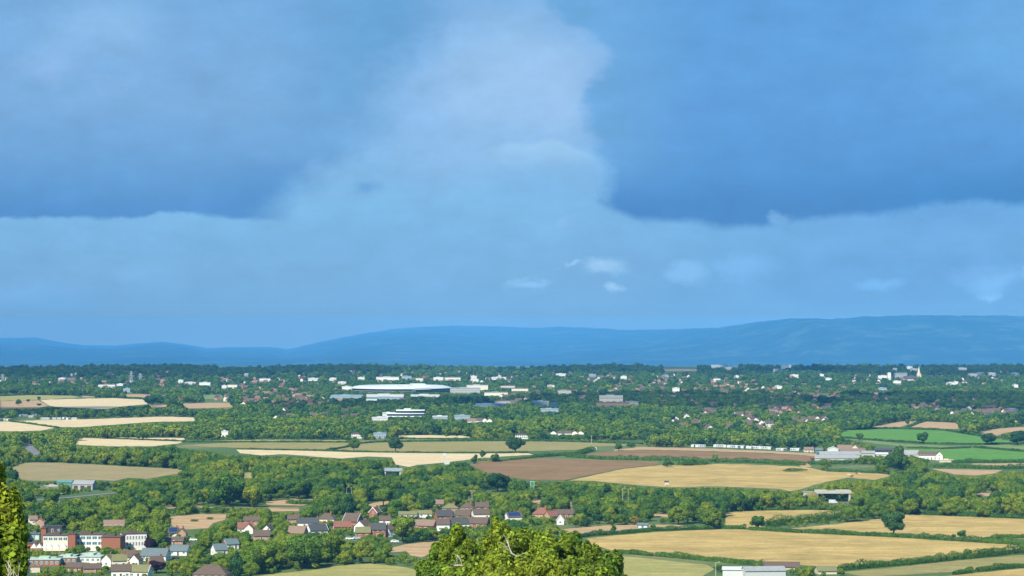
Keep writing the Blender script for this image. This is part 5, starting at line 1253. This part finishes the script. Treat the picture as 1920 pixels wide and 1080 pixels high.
add_pass(NEAR0, NEAR1, 8.5, lambda P, a, b: 5.0 + 3.0*b + rng.normal(0, .6, len(P)), 0.8)
add_pass(NEAR0, NEAR1, 5.5, lambda P, a, b: 2.6 + 1.4*b + rng.normal(0, .3, len(P)), 0.55)
NB = sum(len(t[0]) for t in T)
T2, T = T, []
add_pass(3300, 5200, 15, lambda P, a, b: 8.0 + 6*b + rng.normal(0, 1.5, len(P)), .85)
add_pass(5200, 8150, 24, lambda P, a, b: 9 + 8*b + rng.normal(0, 2, len(P)), .8)
add_pass(3300, 5200, 9, lambda P, a, b: 4.0 + 3*b, .5)
T = T2 + T
P = np.concatenate([t[0] for t in T]); h = np.concatenate([t[1] for t in T]); w = np.concatenate([t[2] for t in T])
X0 = np.concatenate([t[3] for t in T]); Y0 = np.concatenate([t[4] for t in T]); nz = np.concatenate([t[5] for t in T]); n2 = np.concatenate([t[6] for t in T])
# ragged far edge of the plain's woods
fe = P[:, 1] < 7350 + 750*vnoise(P[:, 0]/260, P[:, 0]*0+2, 31)
P, h, w, X0, Y0, nz, n2 = [q[fe] for q in (P, h, w, X0, Y0, nz, n2)]
# houses of the town stay visible: clear the trees standing right on or just before them
kill = np.zeros(len(P), bool)
for (a, b_) in NH:
    S = SCL(b_)
    kill |= (np.abs(X0-a) < 6.5*S) & (Y0 > b_-1.0) & (Y0 - h*((Y0-HOR)/CAM_H)*0.72 < b_ - 3.8*S)
P, h, w, X0, Y0, nz, n2 = [q[~kill] for q in (P, h, w, X0, Y0, nz, n2)]
# tone: sunny yellow greens near, deeper greens in the belts
n5 = vnoise(P[:, 0]/60+3, P[:, 1]/90+11, 21)
near = np.clip((Y0-960)/90, 0, 1)
tone = 0.47 + 0.50*(n5-0.5) + 0.25*near + rng.normal(0, 0.21, len(P))
tone += np.where((X0 > 1500) & (Y0 > 880) & (Y0 < 970), 0.14, 0)
tone += np.where((X0 < 420) & (Y0 > 800) & (Y0 < 880), 0.10, 0)
tone = np.where(rng.random(len(P)) < 0.035, rng.uniform(.7, .95, len(P)), tone)
tone = np.where(Y0 < 800, tone*0.72, tone); tone = np.where(Y0 < 735, tone*0.6, tone)  # far woods toned darker to stand in for cloud shadow
tone = np.clip(tone, 0, 0.84)
size = h*(Y0-HOR)/CAM_H
vis = (X0 > -10) & (X0 < 1930) & (Y0 - size < 1076)
order = np.argsort(-(size*vis))
NI = 236
ind = order[:NI]; rem = np.ones(len(P), bool); rem[ind] = False
TONEW = ['dark green', 'mid green', 'bright green', 'yellow green']
for i in ind:
    t_ = tone[i]; k = 0 if t_ < .25 else 1 if t_ < .48 else 2 if t_ < .72 else 3
    sz = 'tall' if h[i] > 12.5 else 'medium' if h[i] > 9.5 else 'smaller'
    ar = area(X0[i], Y0[i])
    q_ = rng.random(); mk, wk = (None, w[i]/h[i]/0.9)
    if q_ < 0.09: mk, wk = TALL, 1.0
    elif q_ < 0.12: mk, wk, t_ = CONE, 1.0, 0.03
    if mk is CONE: tree(P[i, 0], P[i, 1], h[i]*1.1, 1.0, t_, f'narrow dark conifer {ar}', f'dark conifers {ar}', mesh=CONE, name='conifer', cat='conifer'); continue
    if mk is TALL: sz = 'slender'
    tree(P[i, 0], P[i, 1], h[i], wk, t_, f'{sz} {TONEW[k]} {"upright" if mk is TALL else "rounded"} tree {ar}', f'{sz} {TONEW[k]} trees {ar}', mesh=mk)
# the rest of the woodland: one object, instances of the real trees' crowns
tree_far = tree(*G(905, 776)[:2], 9, 1, .3, 'low poly like round tree'.replace('low poly like ', 'single ') + ' behind the white cottages right of curved office', mesh=LO[0])
FT = [tree_far]
for i, (a, b_, lb) in enumerate([(1010, 790, 'round tree in the wood below the blue grey roof'), (560, 790, 'round tree in the wood left of the curved office'), (1420, 765, 'round dark tree above the hamlet')]):
    x, y, z = G(a, b_); FT.append(tree(x, y, 11, 1, .2, lb, mesh=LO[i+1]))
bushroots = []
for i, (a, b_, hp, wp, lb) in enumerate([(1291, 873, 9, 40, 'long bushy clump in the hedge above the golden field'), (1492, 885, 9, 44, 'dense low bush clump at the golden field corner by the farm'), (1345, 980, 12, 30, 'dense shrub mass left of the golden field gate')]):
    S = SCL(b_); x, y, z = G(a, b_); r = empty('bush', (x, y, 0), 0); hh = hp/S; r.scale = ((wp/S)/14, 0.5*(wp/S)/14, hh/10); tag(r, lb, 'bush')
    c = link('foliage', BUSH[i], r); c.color = pal(.25)
hi_src = []; seen_m = set()
for o in bpy.data.objects:
    if o.name.split('.')[0] == 'crown' and o.data in HI and o.data.name not in seen_m: seen_m.add(o.data.name); hi_src.append(o)
lo_src = [t_.children[0] for t_ in FT]
me = bpy.data.meshes.new('woodland'); R_ = np.where(rem)[0]
me.vertices.add(len(R_)); me.vertices.foreach_set('co', np.stack([P[R_, 0], P[R_, 1], np.full(len(R_), 0.0)], 1).ravel().astype(np.float32))
def attr(nm, ty, arr):
    a = me.attributes.new(nm, ty, 'POINT'); a.data.foreach_set('vector' if ty == 'FLOAT_VECTOR' else 'value', np.ascontiguousarray(arr).ravel())
attr('sc', 'FLOAT_VECTOR', np.stack([w[R_]/9, w[R_]/9, h[R_]/10], 1).astype(np.float32))
attr('ro', 'FLOAT_VECTOR', np.stack([np.zeros(len(R_)), np.zeros(len(R_)), rng.uniform(0, 6.28, len(R_))], 1).astype(np.float32))
attr('tone', 'FLOAT', tone[R_].astype(np.float32)); attr('idx', 'INT', rng.integers(0, 60, len(R_)).astype(np.int32))
attr('lod', 'INT', ((P[R_, 1] > 2300) | (h[R_] < 3.8)).astype(np.int32))
wo_obj = link('woodland', me); me.materials.append(LEAFI); tag(wo_obj, 'hedgerow trees and scrub filling the plain between the fields', 'woodland', kind='stuff')
gt = bpy.data.node_groups.new('woodland_scatter', 'GeometryNodeTree')
gt.interface.new_socket('Geometry', in_out='INPUT', socket_type='NodeSocketGeometry'); gt.interface.new_socket('Geometry', in_out='OUTPUT', socket_type='NodeSocketGeometry')
gi = gt.nodes.new('NodeGroupInput'); go = gt.nodes.new('NodeGroupOutput')
def named(nm, ty):
    n = gt.nodes.new('GeometryNodeInputNamedAttribute'); n.data_type = ty; n.inputs[0].default_value = nm
    return n.outputs['Attribute']
jo = gt.nodes.new('GeometryNodeJoinGeometry')
for lod, srcs in ((0, hi_src), (1, lo_src)):
    jn = gt.nodes.new('GeometryNodeJoinGeometry')
    for o in srcs:
        oi = gt.nodes.new('GeometryNodeObjectInfo'); oi.transform_space = 'ORIGINAL'; oi.inputs['Object'].default_value = o; oi.inputs['As Instance'].default_value = True
        gt.links.new(oi.outputs['Geometry'], jn.inputs[0])
    sm = gt.nodes.new('GeometryNodeSetMaterial'); sm.inputs['Material'].default_value = LEAFI; gt.links.new(jn.outputs[0], sm.inputs[0])
    ip = gt.nodes.new('GeometryNodeInstanceOnPoints'); gt.links.new(gi.outputs[0], ip.inputs['Points']); gt.links.new(sm.outputs[0], ip.inputs['Instance'])
    cp = gt.nodes.new('FunctionNodeCompare'); cp.data_type = 'INT'; cp.operation = 'EQUAL'; gt.links.new(named('lod', 'INT'), cp.inputs['A'] if 'A' in cp.inputs and cp.inputs['A'].type == 'INT' else cp.inputs[2]); cp.inputs[3].default_value = lod
    gt.links.new(cp.outputs[0], ip.inputs['Selection']); ip.inputs['Pick Instance'].default_value = True
    gt.links.new(named('idx', 'INT'), ip.inputs['Instance Index']); gt.links.new(named('sc', 'FLOAT_VECTOR'), ip.inputs['Scale']); gt.links.new(named('ro', 'FLOAT_VECTOR'), ip.inputs['Rotation'])
    gt.links.new(ip.outputs[0], jo.inputs[0])
gt.links.new(jo.outputs[0], go.inputs[0])
md = wo_obj.modifiers.new('scatter', 'NODES'); md.node_group = gt
print('trees', len(P), 'individual', NI, 'hi', int((rem & (P[:, 1] <= 2300)).sum()))

# ------------------------------------------------------------------ hedges
def hedge(pts, hh, ww, tone, label, gaps=()):
    Wp = [Vector(G(*p)) for p in pts]; c0 = Wp[0].copy(); r = np.random.default_rng(int(pts[0][0]*7+pts[0][1]))
    segs = [(a, b) for a, b in zip(Wp, Wp[1:])]; tot = sum((b-a).length for a, b in segs)
    per = 60 if c0.y < 1900 else (34 if c0.y < 2600 else 20); leaf = .5 if c0.y < 1900 else (.7 if c0.y < 2600 else 1.0); hh *= 1.15; ww *= 1.1
    n = int(tot*per); t = np.sort(r.uniform(0, tot, n)); C_ = np.zeros((n, 3)); D_ = np.zeros((n, 2)); acc = 0; k = 0
    for a, b in segs:
        L = (b-a).length; m = (t >= acc) & (t < acc+L); f = (t[m]-acc)/L
        C_[m, 0] = a.x+(b.x-a.x)*f; C_[m, 1] = a.y+(b.y-a.y)*f; D_[m] = [-(b.y-a.y)/L, (b.x-a.x)/L]; acc += L
    bump = 0.75 + 0.5*vnoise(t/5.0, t*0+3, 5) + 0.35*(vnoise(t/19.0, t*0+8, 6)-.3)
    an = r.uniform(0, math.pi, n); y_ = np.cos(an)*ww/2; z_ = np.sin(an)**0.6*hh*bump*r.uniform(.75, 1.05, n); z_ = np.where(r.random(n) < .25, z_*r.random(n), z_)
    C_[:, :2] += D_*y_[:, None]; C_[:, 2] = z_
    Nn = np.stack([D_[:, 0]*np.cos(an), D_[:, 1]*np.cos(an), np.sin(an)], 1) + r.normal(0, .4, (n, 3)); Nn /= np.linalg.norm(Nn, axis=1)[:, None]
    a = np.cross(Nn, r.normal(size=(n, 3))); a /= np.linalg.norm(a, axis=1)[:, None]; b = np.cross(Nn, a); s = leaf*r.uniform(.7, 1.4, n)[:, None]
    # woody core so that the hedge is not see-through
    nc = max(2, int(tot/2.2)); tc_ = np.linspace(0, tot, nc); K = []
    acc = 0
    for a_, b__ in segs:
        L = (b__-a_).length; m = (tc_ >= acc) & (tc_ < acc+L+1e-6)
        for q in tc_[m]: pq = a_.lerp(b__, (q-acc)/L); K.append((pq.x-c0.x, pq.y-c0.y))
        acc += L
    core = []
    for (xa, ya), (xb, yb_) in zip(K, K[1:]):
        za = hh*.62*r.uniform(.85, 1.1); core += [(xa, ya, 0), (xb, yb_, 0), (xb, yb_, za), (xa, ya, za)]
    C_ -= np.array([c0.x, c0.y, 0]); V = np.stack([C_+a*s*.62, C_+b*s*.45, C_-a*s*.62, C_-b*s*.45], 1).reshape(-1, 3); V = np.concatenate([V, np.array(core)]) if core else V
    o = link('hedge', leaf_to_mesh('hedge', V, np.arange(len(V)).reshape(-1, 4), (LEAF,)), loc=(c0.x, c0.y, 0)); o.color = pal(tone); tag(o, label, 'hedge')
HEDGES = [
 ([(820, 1008), (1087, 1008), (1110, 1005), (1226, 996), (1355, 991)][1:], 2.2, 2.6, .2, 'long clipped hedge on top of the largest golden field'),
 ([(1355, 991), (1398, 993)], 2.2, 2.6, .2, 'short dark hedge left of the first field gate'), ([(1405, 994), (1503, 1000)], 2.2, 2.6, .2, 'dark hedge between the two small gates'),
 ([(1508, 1000), (1642, 1006), (1700, 1009), (1760, 1013), (1842, 1018)], 2.6, 3, .2, 'long dark hedge running under the huge oak'),
 ([(1842, 1018), (1880, 1020), (1935, 1024)], 2.8, 4, .35, 'thick hedge end at right below upper golden field'), ([(1842, 1016), (1880, 1011), (1935, 1008)], 2.4, 3, .4, 'upper branch hedge at the right edge'),
 ([(1575, 1070), (1642, 1064), (1700, 1059), (1793, 1050), (1860, 1043), (1935, 1034)], 3.2, 3.6, .33, 'tall hedge sweeping up right under the largest golden field'),
 ([(1152, 1036), (1224, 1043)], 1.9, 2.4, .3, 'left half of the hedge below the largest golden field'), ([(1230, 1043), (1320, 1051), (1394, 1058), (1430, 1061)], 2.4, 2.8, .3, 'right half of the hedge below the largest golden field'),
 ([(1790, 1078), (1822, 1073)], 2.0, 2.6, .3, 'short hedge piece near the bottom right corner'), ([(1832, 1072), (1880, 1067), (1935, 1062)], 2.2, 2.6, .3, 'last hedge piece in the bottom right corner'),
 ([(1437, 989), (1480, 983), (1530, 978), (1590, 971)], 5, 7, .42, 'wide scrubby hedgerow slanting between two golden fields'),
 ([(1340, 958), (1440, 957), (1521, 955.5), (1585, 957)], 2.2, 3, .2, 'hedge line along the foot of the long tree belt'), ([(1700, 963), (1760, 966), (1935, 974)], 2.4, 3, .15, 'hedge under the wood at right'),
 ([(1060, 857), (1130, 862), (1237, 864), (1340, 866.5), (1425, 868.5), (1509, 873)], 3.4, 4, .28, 'long hedge between ploughed field and golden field'), ([(1268, 872), (1300, 872.5), (1328, 871)], 4, 7, .3, 'bulky double hedge above golden field'),
 ([(1003, 858), (1084, 853), (1112, 845)], 3.2, 6, .28, 'broad hedge wedge left of the white container'), ([(885, 862), (930, 866), (1003, 858)], 1.5, 3, .45, 'thin hedge below the cream field tip'),
 ([(444, 843), (520, 844), (600, 846), (660, 848), (758, 849.5), (869, 850.5), (990, 849.5)], 1.4, 2, .12, 'thin dark hedge line between olive and cream fields'), ([(612, 845), (650, 839), (672, 832.5), (700, 830)], 1.6, 2.5, .15, 'short slanting hedge left of lone round tree'),
 ([(340, 829.5), (440, 829.6), (640, 829.6), (665, 830)], 1.4, 2, .12, 'thin hedge above the left olive field'), ([(700, 829.5), (760, 828.2), (867, 827.4), (950, 826.8), (1060, 828), (1205, 833)], 1.7, 3, .15, 'hedge along the back of the long olive field'),
 ([(735, 824), (756, 823), (881, 824)], 1.4, 2, .15, 'dark hedge under small cream strip'), ([(742, 816.5), (800, 815.5), (866, 816)], 2.5, 3, .1, 'dark hedge above small cream strip'), ([(215, 823.4), (280, 825.4), (347, 828)], 1.3, 2, .15, 'hairline hedge splitting the left cream field'),
 ([(18, 790), (60, 796), (110, 803)], 1.6, 2.4, .15, 'thin hedge between two pale fields at far left'), ([(40, 868), (110, 866), (175, 869), (260, 874), (345, 879)], 2.6, 3, .1, 'dark hedge on the top of khaki field'),
 ([(1575, 806.5), (1640, 804), (1690, 804.2), (1770, 807), (1845, 819)], 1.8, 3, .12, 'hedge along the top of green crop field'), ([(1578, 821), (1665, 828), (1760, 833.5), (1840, 834), (1940, 832)], 1.6, 2.4, .12, 'hedge along the foot of green crop field'),
 ([(1826, 839), (1880, 843.5), (1935, 848.5)], 1.8, 2.4, .15, 'hedge between the two green crop fields'), ([(1700, 840.5), (1765, 841.8), (1820, 840)], 1.6, 2.4, .15, 'hedge line left of second green crop field'), ([(1700, 803), (1722, 794), (1738, 789.5)], 1.6, 3, .12, 'slanting hedge between far tan fields'),
 ([(1742, 876), (1800, 877), (1880, 880), (1935, 878)], 3.2, 5, .25, 'thick hedge under the farmhouse yard and tan strip'), ([(1785, 868.5), (1870, 867.5), (1935, 867.5)], 3.0, 4, .2, 'hedge at the foot of second green crop field'),
 ([(1515, 871), (1560, 870), (1610, 868)], 3.4, 5, .28, 'hedge in front of the long farm sheds'), ([(1550, 884), (1600, 886), (1650, 888)], 2.2, 3, .2, 'hedge right of the golden field corner'),
 ([(760, 1019), (800, 1012), (826, 1010)], 2.8, 3, .05, 'dark hedge above the tan field beside the village'), ([(540, 944), (560, 946), (590, 946)], 2.6, 4, .2, 'hedge under the tan meadow above the village'),
 ([(300, 963), (340, 961.5), (430, 961.5)], 3, 4, .2, 'hedge above the pale meadow right of school'), ([(120, 1000), (160, 1001), (190, 1001)], 2, 2, .2, 'garden hedge behind the school roof'), ([(0, 743), (60, 740.6), (140, 741.2), (215, 745.6), (275, 748.6)], 2.0, 4, .1, 'far left hedge along the top of bright fields'),
]
for hd in HEDGES: hedge(*hd)
for a, b_, w_ in [(310, 971, 16), (365, 978, 24), (394, 974, 20)]:
    S = SCL(b_); x, y, z = G(a, b_); r = empty('bush', (x, y, 0), 0); r.scale = ((w_/S)/14, (w_/S)/20, 0.16); tag(r, {310: 'low shrub streak at the left of pale meadow', 365: 'central low shrub patch on the pale meadow', 394: 'right low shrub streak on the pale meadow'}[a], 'bush')
    c = link('foliage', BUSH[0], r); c.color = pal(.5)

# ------------------------------------------------------------------ foreground trees on the slope
def branch_tubes(b, p, d, L, r, m, depth, rr):
    e = p
    for k in range(3):
        q = e + d*L/3 + Vector((rr.normal(0, .05), rr.normal(0, .05), rr.normal(0, .05)))*L
        b.tube(e, q, r*(1-.25*k), r*(1-.25*(k+1)), m, 5); e = q
        if depth > 0 and k >= 0:
            a = Vector((rr.normal(0, 1), rr.normal(0, 1), rr.normal(0, .8))).normalized()
            branch_tubes(b, e, (d*0.75 + a*.75).normalized(), L*rr.uniform(.4, .6), r*.5, m, depth-1, rr)
def near_tree(px, ptop, dist, width, height, nleaf, leaf, tone, seed, label, lobes=30, name='tree', kind='round'):
    S = FPX/dist; x = (px-960)/S; zt = CAM_H - (ptop-HOR)/S; z0 = zt - height
    gz = slope_z(dist)
    r = empty(name, (x, dist, gz - 0.1), 0); tag(r, label, 'tree')
    hh = zt - gz
    me = crown_mesh('crown', seed, nleaf, leaf, hh, width, 1 - height/hh, kind, mats=(LEAFN,), lobes=int(lobes*1.8), ls=0.72)
    c = link('crown', me, r); pc = pal(tone); c.color = (pc[0]*1.0, pc[1]*0.95, pc[2]*1.0, 1)
    rr = np.random.default_rng(seed); b = MB()
    b.tube((0, 0, 0), (0.1, 0, hh*.45), width*.03, width*.022, BARK, 8); b.tube((0.1, 0, hh*.45), (0, 0.1, hh*.85), width*.022, width*.006, BARK, 6)
    for i in range(7):
        a = i*.9; branch_tubes(b, Vector((0.05, 0, hh*(.35+.06*i))), Vector((math.cos(a), math.sin(a), .7)).normalized(), width*.36, width*.010, BARK, 1, rr)
    b.build('trunk', r)
    return r
D0 = 235.0
NT = {}
for key, px_, top_, w_, h_, n_, t_, dz_, lb_ in [
  ('peak', 938, 964, 3.6, 7.0, 3600, .74, 2, 'slender highest headed ash of the foreground clump'),
  ('mid', 985, 987, 7.4, 8.0, 6500, .72, 0, 'broad yellow green ash right of the highest foreground head'),
  ('right', 1040, 990, 6.4, 8.5, 5600, .68, 3, 'yellow green foreground ash left of the dark narrow tree'),
  ('dark', 1078, 999, 3.6, 8.0, 3000, .22, 9, 'dark narrow tree behind right side of foreground clump'),
  ('brown', 1103, 1015, 2.8, 6.0, 2200, .62, 8, 'thin olive tree right of the dark narrow foreground tree'),
  ('end', 1135, 1028, 4.4, 7.0, 3600, .48, 5, 'rounded foreground tree at right end of the clump'),
  ('low1', 1085, 1043, 6.2, 7.0, 4600, .66, -4, 'low leafy tree at bottom right of foreground clump'),
  ('left', 861, 990, 3.8, 7.0, 3800, .68, 2, 'foreground ash with bare dead limb at left of clump'),
  ('gap', 898, 1018, 3.2, 6.0, 3000, .50, 6, 'short green tree in the dip between two foreground ashes'),
  ('left2', 838, 1001, 3.4, 6.5, 3200, .60, 4, 'light green tree left of the dead limbed foreground ash'),
  ('foot', 822, 1028, 4.2, 6.5, 3200, .45, 3, 'greener tree at the left foot of the foreground clump'),
  ('f1', 880, 1040, 6.2, 7.0, 4600, .66, -5, 'front olive green tree under the dead limbed ash'),
  ('f2', 945, 1036, 6.6, 7.0, 5000, .76, -7, 'front tree below the highest headed foreground ash'),
  ('f3', 1015, 1034, 7.6, 7.5, 6000, .80, -8, 'lowest front tree of the foreground clump, right of centre'),
  ('f4', 833, 1050, 4.4, 6.0, 3200, .40, -3, 'dark green low tree at the bottom left of foreground clump')]:
    NT[key] = near_tree(px_, top_-11, D0+dz_, w_, h_, int(n_*2.6), 0.30, t_, 101+len(NT), lb_, 26)
big1 = NT['mid']
def dead_limb(pts, dist, r0, label, seed):
    S = FPX/dist; P_ = [Vector(((a-960)/S, dist+dz, CAM_H-(b_-HOR)/S)) for a, b_, dz in pts]; b = MB(); rr = np.random.default_rng(seed)
    o0 = P_[0].copy()
    for i in range(len(P_)-1):
        b.tube(P_[i]-o0, P_[i+1]-o0, r0*(1-i/len(P_)), r0*(1-(i+1)/len(P_))+.01, DEADWOOD, 6)
        if i > 0: branch_tubes(b, P_[i]-o0, Vector((rr.normal(0, 1), rr.normal(0, .5), rr.uniform(-.2, 1))).normalized(), 1.1, r0*.35, DEADWOOD, 1, rr)
    return b, o0
def limb_on(root, pts, dist, r0, seed):
    b, o0 = dead_limb(pts, dist, r0, '', seed); o = b.build('dead_branch', root, tuple(o0 - root.location)); o['label'] = 'bare pale dead branch'
f3 = NT['f1']
limb_on(f3, [(892, 1070, -3), (880, 1060, -4.6), (869, 1050, -5.2), (866, 1040, -5.4), (860, 1030, -5.4)], D0, .075, 1)
limb_on(f3, [(869, 1050, -5.2), (860, 1049, -5.4), (853, 1050, -5.4)], D0, .05, 2)
limb_on(big1, [(974, 1040, -6.0), (968, 1030, -7.0), (960, 1024, -7.2), (955, 1014, -7.2), (952, 1000, -7)], D0, .08, 3)
limb_on(big1, [(968, 1030, -7), (958, 1024, -7.4), (949, 1021, -7.4)], D0, .045, 4)
# left foreground tree close to the viewer
L0 = 62.0
def left_tree(px, ptop, dist, width, height, n, leaf, tone, seed, label):
    return near_tree(px, ptop, dist, width, height, n, leaf, tone, seed, label, 34)
left_tree(-18, 815, L0, 1.95, 4.9, 17000, 0.11, .82, 201, 'leafy yellow green tree filling the left edge of the foreground')
left_tree(-30, 935, L0-3, 2.0, 3.4, 9000, 0.12, .72, 202, 'lower bushy tree in front at the left edge')
# dry grass stems and twigs at the lower left corner
def weeds(px, py, dist, label):
    S = FPX/dist; x = (px-960)/S; gz = slope_z(dist); z1 = CAM_H-(py-HOR)/S; rr = np.random.default_rng(5); r = empty('dry_weeds', (x, dist, gz)); tag(r, label, 'weeds')
    for k in range(4):
        b = MB(); a = rr.uniform(-.12, .12); top = Vector((a*2.2, rr.normal(0, .2), (z1-gz)*rr.uniform(.9, 1.04))); p = Vector((a*.6, 0, 0)); mid = p.lerp(top, .6) + Vector((a*.2, 0, .1))
        b.tube(p, mid,   .010, .007, DEADWOOD, 5); b.tube(mid, top, .007, .003, DEADWOOD, 5)
        for q in range(3):
            s = mid.lerp(top, .3+.2*q); b.tube(s, s+Vector((rr.normal(0, .1), rr.normal(0, .05), .12)), .006, .003, DEADWOOD, 4)
        b.build('stem', r)
weeds(10, 1045, 45, 'dry pale stems sticking up in the lower left corner')

# ------------------------------------------------------------------ unseen clouds added above the view to shade parts of the plain
CLM = bpy.data.materials.new('shade_cloud'); CLM.use_nodes = True; CLM.node_tree.nodes['Principled BSDF'].inputs['Base Color'].default_value = (.8, .8, .82, 1); CLM.node_tree.nodes['Principled BSDF'].inputs['Roughness'].default_value = 1
_t = CLM.node_tree; _tr = _t.nodes.new('ShaderNodeBsdfTransparent'); _mx = _t.nodes.new('ShaderNodeMixShader'); _mx.inputs[0].default_value = 0.33
_t.links.new(_tr.outputs[0], _mx.inputs[1]); _t.links.new(_t.nodes['Principled BSDF'].outputs[0], _mx.inputs[2]); _t.links.new(_mx.outputs[0], _t.nodes['Material Output'].inputs['Surface'])
def shade_cloud(px0, px1, py0, py1, alt, seed):
    """unseen cumulus, added sunward of the ground it has to shade"""
    a, b = G(px0, py1), G(px1, py0); c = Vector(((G((px0+px1)/2, (py0+py1)/2)[0]), (a[1]+b[1])/2, 0)); t = alt/SD.z; o = c + SD*t
    rx = abs(G(px1, (py0+py1)/2)[0]-G(px0, (py0+py1)/2)[0])/2; ry = abs(b[1]-a[1])/2; rz = 170
    n, m = 48, 20; vs = []; fs = []
    for j in range(m+1):
        th = math.pi*j/m
        for i in range(n):
            ph = 2*math.pi*i/n; d = Vector((math.sin(th)*math.cos(ph), math.sin(th)*math.sin(ph), math.cos(th)))
            q = np.array([d.x*3+seed, d.y*3, d.z*2]); k = 1 + 0.45*(float(vnoise(np.array([q[0]+q[2]]), np.array([q[1]-q[2]]), seed))-.5) + 0.3*(float(vnoise(np.array([q[0]*2.3]), np.array([q[1]*2.3+q[2]]), seed+3))-.5)
            z = d.z*rz*k; vs.append((d.x*rx*k, d.y*ry*k, z if z > 0 else z*0.25))
    for j in range(m):
        for i in range(n): fs.append((j*n+i, (j+1)*n+i, (j+1)*n+(i+1) % n, j*n+(i+1) % n))
    me = bpy.data.meshes.new('shade_cloud'); me.from_pydata(vs, [], fs); me.materials.append(CLM); me.polygons.foreach_set('use_smooth', [True]*len(fs))
    tag(link('shade_cloud', me, loc=tuple(o)), kind='structure')
for args in [(-200, 760, 690, 713, 1500, 3), (960, 1560, 688, 706, 1500, 5), (1500, 2300, 692, 712, 1500, 8), (950, 1560, 744, 772, 1000, 11), (520, 900, 756, 772, 1000, 14), (1560, 2100, 745, 775, 1000, 19), (-250, 330, 765, 782, 1000, 23)]: shade_cloud(*args)

# ------------------------------------------------------------------ haze
HZ = bpy.data.materials.new('haze_air'); HZ.use_nodes = True; t = HZ.node_tree
t.nodes.remove(t.nodes['Principled BSDF'])
pv = t.nodes.new('ShaderNodeVolumePrincipled'); pv.inputs['Density'].default_value = HAZE_D
pv.inputs['Color'].default_value = HAZE_C; pv.inputs['Anisotropy'].default_value = HAZE_G
t.links.new(pv.outputs[0], t.nodes['Material Output'].inputs['Volume'])
hb = MB(); hb.box(-13600, -300, -240, 13600, 45000, 320, HZ)
tag(hb.build('haze'), kind='stuff')
